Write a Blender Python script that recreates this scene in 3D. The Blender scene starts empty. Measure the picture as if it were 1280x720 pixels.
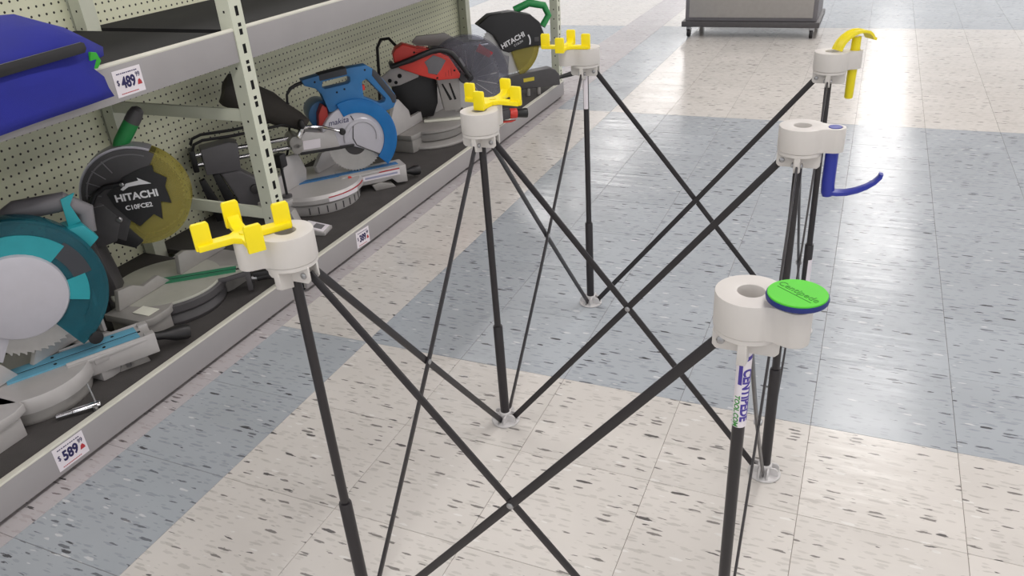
import bpy, bmesh, math, random
from mathutils import Vector, Matrix, Euler

random.seed(7)
scene = bpy.context.scene
COL = scene.collection
PI = math.pi

# ------------------------------------------------------------------ camera, world, lights, exposure
cam_d = bpy.data.cameras.new('camera')
cam = bpy.data.objects.new('camera', cam_d)
COL.objects.link(cam)
cam.location = (0.00216, -1.59744, 1.18747)
cam.rotation_euler = (1.08093, 0.06189, 0.40295)
cam_d.sensor_width = 36.0
cam_d.lens = 983.224 / 1280.0 * 36.0
cam_d.clip_start = 0.02
cam_d.clip_end = 200
scene.camera = cam

scene.view_settings.view_transform = 'Standard'
scene.view_settings.look = 'None'
scene.view_settings.gamma = 1.0
scene.view_settings.use_curve_mapping = False
scene.view_settings.exposure = 0.27

world = bpy.data.worlds.new('store_ambience')
scene.world = world
world.use_nodes = True
world.node_tree.nodes['Background'].inputs[0].default_value = (0.97, 0.98, 1.0, 1)
world.node_tree.nodes['Background'].inputs[1].default_value = 0.84

CEIL = 3.6
LAMP_W = 36.0


def strip_light(x, y, length=1.9, width=0.80, watts=LAMP_W):
    d = bpy.data.lights.new('ceiling_strip_light', 'AREA')
    d.shape = 'RECTANGLE'
    d.size = width
    d.size_y = length
    d.energy = watts
    d.color = (1.0, 0.97, 0.945)
    o = bpy.data.objects.new('ceiling_strip_light', d)
    COL.objects.link(o)
    o.location = (x, y, CEIL - 0.06)
    return o


for row_x in (-4.1, 0.45, 4.9, 9.4, 13.9):  # two rightmost rows are added for more sideways light under the shelf
    for k in range(8):
        strip_light(row_x, -5.2 + k * 3.45)

# ------------------------------------------------------------------ materials
MATS = {}


def srgb(r, g, b):
    def f(c):
        c /= 255.0
        return c / 12.92 if c <= 0.04045 else ((c + 0.055) / 1.055) ** 2.4
    return (f(r), f(g), f(b), 1.0)


def mat(name, col, rough=0.5, metal=0.0, var=0.06, vscale=35.0, bump=0.0, bscale=300.0, coat=0.0, rvar=0.08):
    if name in MATS:
        return MATS[name]
    m = bpy.data.materials.new(name)
    m.use_nodes = True
    nt = m.node_tree
    b = nt.nodes['Principled BSDF']
    b.inputs['Metallic'].default_value = metal
    b.inputs['Coat Weight'].default_value = coat
    tc = nt.nodes.new('ShaderNodeTexCoord')
    n = nt.nodes.new('ShaderNodeTexNoise')
    n.inputs['Scale'].default_value = vscale
    n.inputs['Detail'].default_value = 5
    nt.links.new(tc.outputs['Object'], n.inputs['Vector'])
    mx = nt.nodes.new('ShaderNodeMix')
    mx.data_type = 'RGBA'
    c = srgb(*col)
    mx.inputs['A'].default_value = tuple(max(0, x * (1 - 2 * var)) for x in c[:3]) + (1,)
    mx.inputs['B'].default_value = tuple(min(1, x * (1 + 2 * var)) for x in c[:3]) + (1,)
    nt.links.new(n.outputs['Fac'], mx.inputs['Factor'])
    nt.links.new(mx.outputs['Result'], b.inputs['Base Color'])
    mr = nt.nodes.new('ShaderNodeMapRange')
    mr.inputs['To Min'].default_value = max(0.02, rough - rvar)
    mr.inputs['To Max'].default_value = min(1, rough + rvar)
    nt.links.new(n.outputs['Fac'], mr.inputs['Value'])
    nt.links.new(mr.outputs['Result'], b.inputs['Roughness'])
    if bump > 0:
        n2 = nt.nodes.new('ShaderNodeTexNoise')
        n2.inputs['Scale'].default_value = bscale
        n2.inputs['Detail'].default_value = 3
        nt.links.new(tc.outputs['Object'], n2.inputs['Vector'])
        bp = nt.nodes.new('ShaderNodeBump')
        bp.inputs['Strength'].default_value = bump
        bp.inputs['Distance'].default_value = 0.002
        nt.links.new(n2.outputs['Fac'], bp.inputs['Height'])
        nt.links.new(bp.outputs['Normal'], b.inputs['Normal'])
    MATS[name] = m
    return m


def clear_mat(name, tint, body, fac=0.3, rough=0.12):
    """tinted clear plastic: transparent tint mixed with a glossy plastic body"""
    m = bpy.data.materials.new(name)
    m.use_nodes = True
    nt = m.node_tree
    out = nt.nodes['Material Output']
    b = nt.nodes['Principled BSDF']
    b.inputs['Base Color'].default_value = srgb(*body)
    b.inputs['Roughness'].default_value = rough
    b.inputs['Specular IOR Level'].default_value = 0.6
    t = nt.nodes.new('ShaderNodeBsdfTransparent')
    t.inputs['Color'].default_value = srgb(*tint)
    mix = nt.nodes.new('ShaderNodeMixShader')
    tc = nt.nodes.new('ShaderNodeTexCoord')
    n = nt.nodes.new('ShaderNodeTexNoise')
    n.inputs['Scale'].default_value = 18
    nt.links.new(tc.outputs['Object'], n.inputs['Vector'])
    mr = nt.nodes.new('ShaderNodeMapRange')
    mr.inputs['To Min'].default_value = fac * 0.8
    mr.inputs['To Max'].default_value = fac * 1.2
    nt.links.new(n.outputs['Fac'], mr.inputs['Value'])
    nt.links.new(mr.outputs['Result'], mix.inputs['Fac'])
    nt.links.new(t.outputs['BSDF'], mix.inputs[1])
    nt.links.new(b.outputs['BSDF'], mix.inputs[2])
    nt.links.new(mix.outputs['Shader'], out.inputs['Surface'])
    MATS[name] = m
    return m


def tile_mat(name, base, fleck_dark, fleck_mid):
    m = bpy.data.materials.new(name)
    m.use_nodes = True
    nt = m.node_tree
    L = nt.links.new
    b = nt.nodes['Principled BSDF']
    geo = nt.nodes.new('ShaderNodeNewGeometry')
    info = nt.nodes.new('ShaderNodeObjectInfo')
    off = nt.nodes.new('ShaderNodeVectorMath')
    off.operation = 'MULTIPLY_ADD'
    cmb = nt.nodes.new('ShaderNodeCombineXYZ')
    L(info.outputs['Random'], cmb.inputs[0])
    L(info.outputs['Random'], cmb.inputs[1])
    L(cmb.outputs[0], off.inputs[0])
    off.inputs[1].default_value = (7.0, 13.0, 0.0)
    L(geo.outputs['Position'], off.inputs[2])

    def flecks(sx, sy, rot, thr, pick, rnd=1.0, seed=0.0, ragged=0.45):
        mp = nt.nodes.new('ShaderNodeMapping')
        mp.inputs['Scale'].default_value = (sx, sy, 0.0)
        mp.inputs['Rotation'].default_value = (0, 0, rot)
        mp.inputs['Location'].default_value = (seed, seed * 1.7, 0)
        L(off.outputs[0], mp.inputs['Vector'])
        ns = nt.nodes.new('ShaderNodeTexNoise')
        ns.inputs['Scale'].default_value = 2.3
        ns.inputs['Detail'].default_value = 3
        L(mp.outputs[0], ns.inputs['Vector'])
        dis = nt.nodes.new('ShaderNodeVectorMath')
        dis.operation = 'MULTIPLY_ADD'
        L(ns.outputs['Color'], dis.inputs[0])
        dis.inputs[1].default_value = (ragged, ragged, 0)
        L(mp.outputs[0], dis.inputs[2])
        v = nt.nodes.new('ShaderNodeTexVoronoi')
        v.voronoi_dimensions = '2D'
        v.inputs['Scale'].default_value = 1.0
        v.inputs['Randomness'].default_value = rnd
        L(dis.outputs[0], v.inputs['Vector'])
        sep = nt.nodes.new('ShaderNodeSeparateColor')
        L(v.outputs['Color'], sep.inputs[0])
        # per-cell radius: only some cells carry a chip
        mr = nt.nodes.new('ShaderNodeMapRange')
        mr.inputs['From Min'].default_value = pick
        mr.inputs['From Max'].default_value = 1.0
        mr.inputs['To Min'].default_value = 0.0
        mr.inputs['To Max'].default_value = thr
        L(sep.outputs[0], mr.inputs['Value'])
        sub = nt.nodes.new('ShaderNodeMath')
        sub.operation = 'SUBTRACT'
        L(mr.outputs[0], sub.inputs[0])
        L(v.outputs['Distance'], sub.inputs[1])
        st = nt.nodes.new('ShaderNodeMapRange')
        st.inputs['From Min'].default_value = 0.0
        st.inputs['From Max'].default_value = 0.06
        L(sub.outputs[0], st.inputs['Value'])
        return st.outputs[0]

    def mix(a, bcol, fac, amt=1.0):
        mx = nt.nodes.new('ShaderNodeMix')
        mx.data_type = 'RGBA'
        if isinstance(a, tuple):
            mx.inputs['A'].default_value = a
        else:
            L(a, mx.inputs['A'])
        mx.inputs['B'].default_value = bcol
        ml = nt.nodes.new('ShaderNodeMath')
        ml.operation = 'MULTIPLY'
        L(fac, ml.inputs[0])
        ml.inputs[1].default_value = amt
        L(ml.outputs[0], mx.inputs['Factor'])
        return mx.outputs['Result']

    cl = nt.nodes.new('ShaderNodeTexNoise')
    cl.inputs['Scale'].default_value = 5.0
    cl.inputs['Detail'].default_value = 6
    L(off.outputs[0], cl.inputs['Vector'])
    dk = tuple(x * 0.86 for x in srgb(*base)[:3]) + (1,)
    lt = tuple(min(1, x * 1.06) for x in srgb(*base)[:3]) + (1,)
    c = mix(lt, dk, cl.outputs['Fac'], 1.0)
    # fine pale mottling, mid grey chips, dark chips, a few white chips
    c = mix(c, srgb(*fleck_mid), flecks(30, 110, 0.10, 0.42, 0.40, seed=3.1), 0.32)
    c = mix(c, srgb(*fleck_mid), flecks(20, 105, -0.10, 0.42, 0.66, seed=11.7, ragged=0.7), 0.45)
    c = mix(c, srgb(232, 232, 230), flecks(22, 85, 0.2, 0.34, 0.90, seed=5.2), 0.45)
    c = mix(c, srgb(*fleck_dark), flecks(22, 110, 0.04, 0.40, 0.84, seed=8.8, ragged=0.7), 0.75)
    c = mix(c, srgb(50, 48, 50), flecks(17, 75, -0.16, 0.34, 0.945, seed=21.4, ragged=0.7), 0.85)
    # slight difference from tile to tile
    hv = nt.nodes.new('ShaderNodeHueSaturation')
    mr = nt.nodes.new('ShaderNodeMapRange')
    mr.inputs['To Min'].default_value = 0.965
    mr.inputs['To Max'].default_value = 1.035
    L(info.outputs['Random'], mr.inputs['Value'])
    L(mr.outputs[0], hv.inputs['Value'])
    L(c, hv.inputs['Color'])
    L(hv.outputs[0], b.inputs['Base Color'])
    # worn wax: uneven gloss and slow waviness
    gl = nt.nodes.new('ShaderNodeTexNoise')
    gl.inputs['Scale'].default_value = 6.0
    gl.inputs['Detail'].default_value = 4
    L(geo.outputs['Position'], gl.inputs['Vector'])
    rr = nt.nodes.new('ShaderNodeMapRange')
    rr.inputs['To Min'].default_value = 0.07
    rr.inputs['To Max'].default_value = 0.30
    L(gl.outputs['Fac'], rr.inputs['Value'])
    L(rr.outputs[0], b.inputs['Roughness'])
    b.inputs['Specular IOR Level'].default_value = 0.27
    mp = nt.nodes.new('ShaderNodeMapping')
    mp.inputs['Scale'].default_value = (2.2, 17.0, 1.0)
    L(geo.outputs['Position'], mp.inputs['Vector'])
    wv = nt.nodes.new('ShaderNodeTexNoise')
    wv.inputs['Scale'].default_value = 1.6
    wv.inputs['Detail'].default_value = 3
    L(mp.outputs[0], wv.inputs['Vector'])
    bp = nt.nodes.new('ShaderNodeBump')
    bp.inputs['Strength'].default_value = 0.30
    bp.inputs['Distance'].default_value = 0.004
    L(wv.outputs['Fac'], bp.inputs['Height'])
    L(bp.outputs['Normal'], b.inputs['Normal'])
    MATS[name] = m
    return m


M_CREAM = tile_mat('cream_tile', (212, 208, 203), (88, 85, 83), (166, 163, 158))
M_BLUE = tile_mat('blue_grey_tile', (172, 178, 184), (84, 86, 92), (132, 138, 146))
M_PINK = tile_mat('pinkish_tile', (188, 183, 185), (96, 88, 88), (160, 148, 148))
M_GROUT = mat('tile_joint', (120, 112, 104), 0.8)
M_CEIL = mat('ceiling_paint', (206, 200, 200), 0.9)
M_STEEL = mat('painted_rack_steel', (154, 151, 152), 0.42, var=0.04, vscale=9)
M_STEEL_G = mat('greenish_rack_steel', (206, 209, 192), 0.42, var=0.04, vscale=9)
M_LIP = mat('rack_lip_edge', (214, 212, 200), 0.4, var=0.08, vscale=14)
M_DECK = mat('charcoal_deck_carpet', (72, 69, 68), 0.95, var=0.16, vscale=14, bump=0.6, bscale=500)
M_DARK = mat('dark_cavity', (18, 18, 20), 0.8)  # near-black: paints the shade of hollows and gaps, also dark screws
M_BLACK = mat('black_plastic', (30, 29, 31), 0.42, var=0.1)
M_BLACKM = mat('black_anodised_tube', (36, 33, 36), 0.36, var=0.08)
M_HUB = mat('white_hub_plastic', (206, 202, 198), 0.45, var=0.02)
M_FOOT = mat('translucent_white_foot', (196, 194, 194), 0.35, var=0.04)
M_SCREW = mat('zinc_screw', (170, 170, 172), 0.3, metal=0.9)
M_YELLOW = mat('yellow_plastic', (252, 228, 12), 0.42, var=0.03)
M_YELLOW2 = mat('yellow_clamp_plastic', (232, 214, 20), 0.4, var=0.03)
M_BLUEP = mat('royal_blue_plastic', (38, 50, 150), 0.35, var=0.04)
M_GREENP = mat('lime_green_pad', (86, 200, 52), 0.6, var=0.04)
M_GREEND = mat('dark_green_relief', (52, 142, 34), 0.6)
M_NAVY = mat('navy_rim', (24, 40, 112), 0.5)
M_BAG = mat('blue_bag_fabric', (34, 40, 138), 0.9, var=0.10, vscale=10, bump=0.35, bscale=900)
M_GREENF = mat('green_bag_trim', (46, 160, 44), 0.7)
M_PAPER = mat('white_card', (226, 220, 226), 0.6, var=0.01)
M_INK = mat('navy_ink', (36, 32, 84), 0.6, var=0.02)
M_INKR = mat('red_ink', (176, 52, 58), 0.6)
M_PURPLE = mat('purple_ink', (70, 56, 150), 0.5)
M_GREENI = mat('green_ink', (60, 140, 60), 0.5)
M_WHITEI = mat('white_print', (225, 225, 228), 0.5, var=0.01)
M_CAST = mat('grey_cast_aluminium', (158, 155, 152), 0.42, metal=0.25, var=0.05, bump=0.1)
M_CASTL = mat('light_cast_aluminium', (186, 183, 182), 0.38, metal=0.25, var=0.04)
M_TABLE = mat('pale_saw_table', (176, 176, 166), 0.42, metal=0.15, var=0.05)
M_DGREY = mat('dark_grey_plastic', (74, 72, 74), 0.42, var=0.08)
M_MGREY = mat('mid_grey_plastic', (112, 110, 114), 0.45, var=0.06)
M_SILVER = mat('silver_guard_paint', (190, 188, 196), 0.35, metal=0.2, var=0.03)
M_BLADE = mat('polished_blade_steel', (186, 184, 182), 0.34, metal=0.7, var=0.06)
M_CHROME = mat('chrome', (215, 215, 218), 0.1, metal=1.0, var=0.02)
M_TEAL = mat('teal_plastic', (36, 150, 160), 0.4, var=0.05)
M_TEALB = mat('teal_blue_insert', (96, 158, 184), 0.5, var=0.04)
M_GREENK = mat('green_insert_plastic', (44, 122, 88), 0.5, var=0.06)
M_GRIPG = mat('green_grip', (34, 136, 70), 0.5, var=0.06)
M_MAKB = mat('blue_saw_plastic', (44, 108, 162), 0.38, var=0.04)
M_MAKD = mat('dark_grip_rubber', (58, 60, 66), 0.6, var=0.05)
M_RED = mat('red_plastic', (214, 62, 52), 0.4, var=0.05)
M_BAGD = mat('dark_dust_bag_cloth', (66, 62, 58), 0.85, var=0.2, vscale=12, bump=0.5, bscale=200)
M_STICK = mat('yellow_sticker', (214, 196, 60), 0.5)
M_REDB = mat('red_brown_shroud', (170, 50, 44), 0.5)
M_WHITEP = mat('white_plastic_strip', (228, 228, 214), 0.4)
C_AMBER = clear_mat('smoky_yellow_guard', (226, 218, 158), (186, 178, 104), 0.34)
C_TEAL = clear_mat('clear_teal_guard', (112, 178, 190), (46, 120, 136), 0.40)
C_BLUE = clear_mat('clear_blue_guard', (90, 172, 228), (40, 134, 204), 0.55)
C_CLEAR = clear_mat('clear_guard', (226, 226, 230), (165, 165, 172), 0.15, 0.08)


# ------------------------------------------------------------------ mesh helpers
class MB:
    def __init__(self, xf=None):
        self.bm = bmesh.new()
        self.xf = xf or Matrix.Identity(4)

    def v(self, p):
        return self.bm.verts.new(self.xf @ Vector(p))

    def poly(self, vs):
        try:
            return self.bm.faces.new(vs)
        except ValueError:
            return None

    def box(self, x0, x1, y0, y1, z0, z1, m=None):
        m = m or Matrix.Identity(4)
        q = [self.v(m @ Vector((x, y, z))) for z in (z0, z1) for y in (y0, y1) for x in (x0, x1)]
        for f in ((0, 2, 3, 1), (4, 5, 7, 6), (0, 1, 5, 4), (1, 3, 7, 5), (3, 2, 6, 7), (2, 0, 4, 6)):
            self.poly([q[i] for i in f])
        return self

    def prism(self, pts, y0, y1, inset=0.0, m=None):
        """polygon in the XZ plane extruded along Y; inset chamfers the y0 rim"""
        m = m or Matrix.Identity(4)
        a = sum(pts[i][0] * pts[(i + 1) % len(pts)][1] - pts[(i + 1) % len(pts)][0] * pts[i][1] for i in range(len(pts)))
        if a < 0:
            pts = pts[::-1]
        n = len(pts)
        A = [self.v(m @ Vector((x, y0, z))) for x, z in pts]
        B = [self.v(m @ Vector((x, y1, z))) for x, z in pts]
        self.poly(A)
        self.poly(B[::-1])
        for i in range(n):
            j = (i + 1) % n
            self.poly([A[j], A[i], B[i], B[j]])
        return self

    def plan(self, pts, z0, z1):
        """polygon in the XY plane extruded along Z"""
        a = sum(pts[i][0] * pts[(i + 1) % len(pts)][1] - pts[(i + 1) % len(pts)][0] * pts[i][1] for i in range(len(pts)))
        if a < 0:
            pts = pts[::-1]
        n = len(pts)
        A = [self.v((x, y, z0)) for x, y in pts]
        B = [self.v((x, y, z1)) for x, y in pts]
        self.poly(A[::-1])
        self.poly(B)
        for i in range(n):
            j = (i + 1) % n
            self.poly([A[i], A[j], B[j], B[i]])
        return self

    def cyl(self, p0, p1, r0, r1=None, seg=16, caps=True):
        r1 = r0 if r1 is None else r1
        return self.rings([(Vector(p0), r0), (Vector(p1), r1)], seg, caps)

    def rings(self, pr, seg=16, caps=True):
        """tube through (point, radius) list with parallel-transported frame"""
        pts = [Vector(p) for p, r in pr]
        n = len(pts)
        tang = []
        for i in range(n):
            a = pts[max(0, i - 1)]
            b = pts[min(n - 1, i + 1)]
            tang.append((b - a).normalized())
        t0 = tang[0]
        ref = Vector((0, 0, 1)) if abs(t0.z) < 0.9 else Vector((1, 0, 0))
        u = t0.cross(ref).normalized()
        R = []
        for i in range(n):
            t = tang[i]
            u = (u - t * u.dot(t)).normalized()
            w = t.cross(u)
            R.append([self.v(pts[i] + (u * math.cos(2 * PI * k / seg) + w * math.sin(2 * PI * k / seg)) * pr[i][1]) for k in range(seg)])
        for i in range(n - 1):
            for k in range(seg):
                l = (k + 1) % seg
                self.poly([R[i][k], R[i][l], R[i + 1][l], R[i + 1][k]])
        if caps:
            self.poly(R[0][::-1])
            self.poly(R[-1])
        return self

    def tube(self, pts, r, seg=10):
        return self.rings([(p, r) for p in pts], seg)

    def lathe(self, prof, c=(0, 0, 0), seg=32, axis='z', a0=0.0, a1=2 * PI):
        """(radius, height) profile closed on itself, turned about an axis through c"""
        full = abs(a1 - a0 - 2 * PI) < 1e-6
        n = seg if full else seg + 1
        c = Vector(c)
        R = []
        for k in range(n):
            a = a0 + (a1 - a0) * k / seg
            row = []
            for r, h in prof:
                if axis == 'z':
                    p = Vector((r * math.cos(a), r * math.sin(a), h))
                else:                                    # axis y, angle measured in XZ
                    p = Vector((r * math.cos(a), h, r * math.sin(a)))
                row.append(self.v(c + p))
            R.append(row)
        m = len(prof)
        rng = n if full else n - 1
        for k in range(rng):
            l = (k + 1) % n
            for i in range(m):
                j = (i + 1) % m
                if prof[i][0] < 1e-7 and prof[j][0] < 1e-7:
                    continue
                q = [R[k][i], R[l][i], R[l][j], R[k][j]]
                if axis != 'z':
                    q = q[::-1]
                self.poly(q)
        if not full:
            self.poly(R[0][:] if axis == 'z' else R[0][::-1])
            self.poly(R[-1][::-1] if axis == 'z' else R[-1][:])
        return self

    def sector(self, cx, cz, r0, r1, a0, a1, y0, y1, seg=28):
        """annulus sector (degrees) in the XZ plane, between y0 and y1"""
        return self.lathe([(r0, y0), (r1, y0), (r1, y1), (r0, y1)], (cx, 0, cz), seg, 'y', math.radians(a0), math.radians(a1))

    def disc(self, cx, cz, r, y0, y1, seg=40):
        pts = [(cx + r * math.cos(2 * PI * k / seg), cz + r * math.sin(2 * PI * k / seg)) for k in range(seg)]
        return self.prism(pts, y0, y1)

    def build(self, name, material, parent=None, bevel=0.0, seg=2, smooth=35, loc=None):
        bm = self.bm
        bmesh.ops.remove_doubles(bm, verts=bm.verts, dist=1e-6)
        bmesh.ops.recalc_face_normals(bm, faces=bm.faces)
        if bevel > 0:
            es = [e for e in bm.edges if len(e.link_faces) == 2 and e.calc_face_angle(0) > math.radians(38)]
            if es:
                bmesh.ops.bevel(bm, geom=es, offset=bevel, segments=seg, affect='EDGES', clamp_overlap=True, profile=0.6)
        me = bpy.data.meshes.new(name)
        bm.to_mesh(me)
        bm.free()
        if smooth:
            for f in me.polygons:
                f.use_smooth = True
            me.set_sharp_from_angle(angle=math.radians(smooth))
        me.materials.append(material)
        o = bpy.data.objects.new(name, me)
        COL.objects.link(o)
        if parent is not None:
            o.parent = parent
        if loc is not None:
            o.location = loc
        return o


def tag(o, label, cat, group=None):
    o['label'] = label
    o['category'] = cat
    if group:
        o['group'] = group
    return o


def thing(name, label, cat, loc=(0, 0, 0), rz=0.0, group=None):
    o = bpy.data.objects.new(name, None)
    o.empty_display_size = 0.05
    COL.objects.link(o)
    o.location = loc
    o.rotation_euler = (0, 0, rz)
    return tag(o, label, cat, group)


def structure(o):
    o['kind'] = 'structure'
    return o


def lettering(name, body, size, material, m, parent, depth=0.0004, align='CENTER', shear=0.0, sx=1.0, bold=0.0):
    """flat print: text mesh; m maps text plane (x right, y up) into the parent's space"""
    cu = bpy.data.curves.new(name, 'FONT')
    cu.body = body
    cu.size = size
    cu.extrude = depth
    cu.align_x = align
    cu.align_y = 'CENTER'
    cu.shear = shear
    cu.offset = bold
    cu.resolution_u = 3
    tmp = bpy.data.objects.new(name, cu)
    COL.objects.link(tmp)
    dg = bpy.context.evaluated_depsgraph_get()
    dg.update()
    me = bpy.data.meshes.new_from_object(tmp.evaluated_get(dg))
    bpy.data.objects.remove(tmp)
    bpy.data.curves.remove(cu)
    me.transform(m @ Matrix.Diagonal((sx, 1, 1, 1)))
    me.materials.clear()
    me.materials.append(material)
    o = bpy.data.objects.new(name, me)
    COL.objects.link(o)
    o.parent = parent
    return o


def basis(origin, xdir, ydir):
    x = Vector(xdir).normalized()
    y = Vector(ydir).normalized()
    z = x.cross(y).normalized()
    y = z.cross(x)
    m = Matrix((x, y, z)).transposed().to_4x4()
    m.translation = Vector(origin)
    return m


def arc(cx, cz, r, a0, a1, n=12):
    return [(cx + r * math.cos(math.radians(a0 + (a1 - a0) * k / n)), cz + r * math.sin(math.radians(a0 + (a1 - a0) * k / n))) for k in range(n + 1)]


def blade_pts(cx, cz, r, teeth=40):
    out = []
    for k in range(teeth):
        a = 2 * PI * k / teeth
        da = 2 * PI / teeth
        for f, rr in ((0.0, r * 0.945), (0.55, r * 0.965), (0.85, r), (0.98, r * 0.99)):
            out.append((cx + rr * math.cos(a + da * f), cz + rr * math.sin(a + da * f)))
    return out


# ------------------------------------------------------------------ the setting: floor tiles, ceiling
T = 0.3048
GAP = 0.0009
floor = MB().box(-8, 18, -7, 20, -0.05, -0.0012).build('floor', M_GROUT, smooth=0)
structure(floor)


def tile_bm(mb, x0, x1, y0, y1):
    h = GAP / 2
    e = 0.0006
    z1, z0 = 0.0, -0.0035
    a = [mb.v(p) for p in ((x0 + h, y0 + h, z0), (x1 - h, y0 + h, z0), (x1 - h, y1 - h, z0), (x0 + h, y1 - h, z0))]
    b = [mb.v(p) for p in ((x0 + h, y0 + h, z1 - e), (x1 - h, y0 + h, z1 - e), (x1 - h, y1 - h, z1 - e), (x0 + h, y1 - h, z1 - e))]
    c = [mb.v(p) for p in ((x0 + h + e, y0 + h + e, z1), (x1 - h - e, y0 + h + e, z1), (x1 - h - e, y1 - h - e, z1), (x0 + h + e, y1 - h - e, z1))]
    for i in range(4):
        j = (i + 1) % 4
        mb.poly([a[i], a[j], b[j], b[i]])
        mb.poly([b[i], b[j], c[j], c[i]])
    mb.poly(c)


def tile_kind(k, j):
    if k == -6:
        return 'pink'
    a = (k + 4) // 8
    b = j // 8
    return 'blue' if (a + b) % 2 == 0 else 'cream'


TM = {'cream': M_CREAM, 'blue': M_BLUE, 'pink': M_PINK}
tile_mesh = {}
for kind in TM:
    mb = MB()
    tile_bm(mb, 0, T, 0, T)
    ob = mb.build('tile', TM[kind], smooth=0)
    tile_mesh[kind] = ob.data
    bpy.data.objects.remove(ob)

camm = Matrix.Translation(cam.location) @ cam.rotation_euler.to_matrix().to_4x4()
cinv = camm.inverted()


def in_view(x, y):
    c = cinv @ Vector((x, y, 0))
    if c.z > -0.05:
        return None
    u = 983.2 * c.x / -c.z
    v = 983.2 * c.y / -c.z
    return (abs(u) < 640 and abs(v) < 360, c.length)


cand = []
for k in range(-6, 8):
    for j in range(-6, 22):
        best = None
        for fx in (0, 0.5, 1):
            for fy in (0, 0.5, 1):
                r = in_view((k + fx) * T, (j + fy) * T)
                if r and r[0] and (best is None or r[1] < best):
                    best = r[1]
        if best is not None:
            cand.append((best, k, j))
cand.sort()
single = set((k, j) for d, k, j in cand[:298])
for (k, j) in sorted(single):
    o = bpy.data.objects.new('tile', tile_mesh[tile_kind(k, j)])
    COL.objects.link(o)
    o.location = (k * T, j * T, 0)
    o.parent = floor
for kind in TM:
    mb = MB()
    for k in range(-15, 17):
        for j in range(-14, 42):
            if (k, j) not in single and tile_kind(k, j) == kind:
                tile_bm(mb, k * T, (k + 1) * T, j * T, (j + 1) * T)
    o = mb.build('far_tiles', TM[kind], floor, smooth=0)
    o['kind'] = 'stuff'

ceiling = structure(MB().box(-8, 18, -7, 20, CEIL, CEIL + 0.05).build('ceiling', M_CEIL, smooth=0))

# ------------------------------------------------------------------ storage rack bays
XF = -1.60        # front face of the uprights
XB = -2.22        # pegboard
DECK = 0.085
Y_UP = (0.155, 0.205)
Y_FAR = (2.69, 2.74)
Y_NEAR = (-2.34, -2.29)


def slotted_post(name, y0, y1, xf, depth, ztop, parent, material, front=True):
    """square steel post; the aisle face has keyhole slots and the side face round bolt holes, cut through"""
    mb = MB()
    xb = xf - depth
    w = y1 - y0
    # front face (X = xf) as a column of cells with slots left open
    ys = [y0, y0 + w * 0.40, y0 + w * 0.66, y1]
    z = 0.0
    zs = [0.0]
    holes = []
    k = 0
    while z < ztop - 0.05:
        hl_ = [(z + 0.014, z + 0.040)]
        if k % 2 == 0:
            hl_ = [(z + 0.014, z + 0.030), (z + 0.036, z + 0.046)]
        for h0, h1 in hl_:
            zs += [h0, h1]
            holes.append((h0, h1))
        z += 0.0508
        k += 1
    zs.append(ztop)
    zs = sorted(set(round(q, 5) for q in zs))

    def grid(fn, us, slot_cols, hl):
        for a in range(len(us) - 1):
            for c in range(len(zs) - 1):
                zm = (zs[c] + zs[c + 1]) / 2
                inside = any(h0 < zm < h1 for h0, h1 in hl)
                if inside and a in slot_cols:
                    continue
                mb.poly([mb.v(fn(us[a], zs[c])), mb.v(fn(us[a + 1], zs[c])), mb.v(fn(us[a + 1], zs[c + 1])), mb.v(fn(us[a], zs[c + 1]))])
    if front:
        grid(lambda u, zz: (xf, u, zz), ys, (1,), holes)
    else:
        grid(lambda u, zz: (xf, u, zz), [y0, y1], (), [])
    xs = [xb, xb + depth * 0.44, xb + depth * 0.58, xf]
    side = [(0.024 + 0.0508 * q, 0.0305 + 0.0508 * q) for q in range(int(ztop / 0.0508) - 1)]
    zs = sorted(set([0.0, ztop] + [round(q, 5) for ab in side for q in ab]))
    grid(lambda u, zz: (u, y0, zz), xs, (1,), side)
    zs = [0.0, ztop]
    grid(lambda u, zz: (u, y1, zz), [xb, xf], (), [])
    grid(lambda u, zz: (xb, u, zz), [y0, y1], (), [])
    mb.poly([mb.v((xb, y0, ztop)), mb.v((xf, y0, ztop)), mb.v((xf, y1, ztop)), mb.v((xb, y1, ztop))])
    o = mb.build(name, material, parent, smooth=0)
    # black block inside the post, painting in the shade behind the slots
    c = MB().box(xb + 0.002, xf - 0.0035, y0 + 0.0035, y1 - 0.002, 0.01, ztop - 0.01).build('post_shade_block', M_DARK, o, smooth=0)
    return o


def end_frame(y0, y1, parent):
    slotted_post('front_post', y0, y1, XF, 0.045, 1.32, parent, M_STEEL_G)
    slotted_post('rear_post', y0, y1, XB + 0.055, 0.045, 1.32, parent, M_STEEL_G, front=False)
    MB().box(XB - 0.006, XB, y0, y1, 0.014, 1.32).build('back_strip', M_STEEL_G, parent, smooth=0)
    for z0, z1 in ((0.583, 0.619), (0.275, 0.312)):
        MB().box(XB + 0.05, XF - 0.04, y0 + 0.004, y0 + 0.016, z0, z1).build('brace', M_STEEL_G, parent, 0.002)


PEG = None


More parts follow.
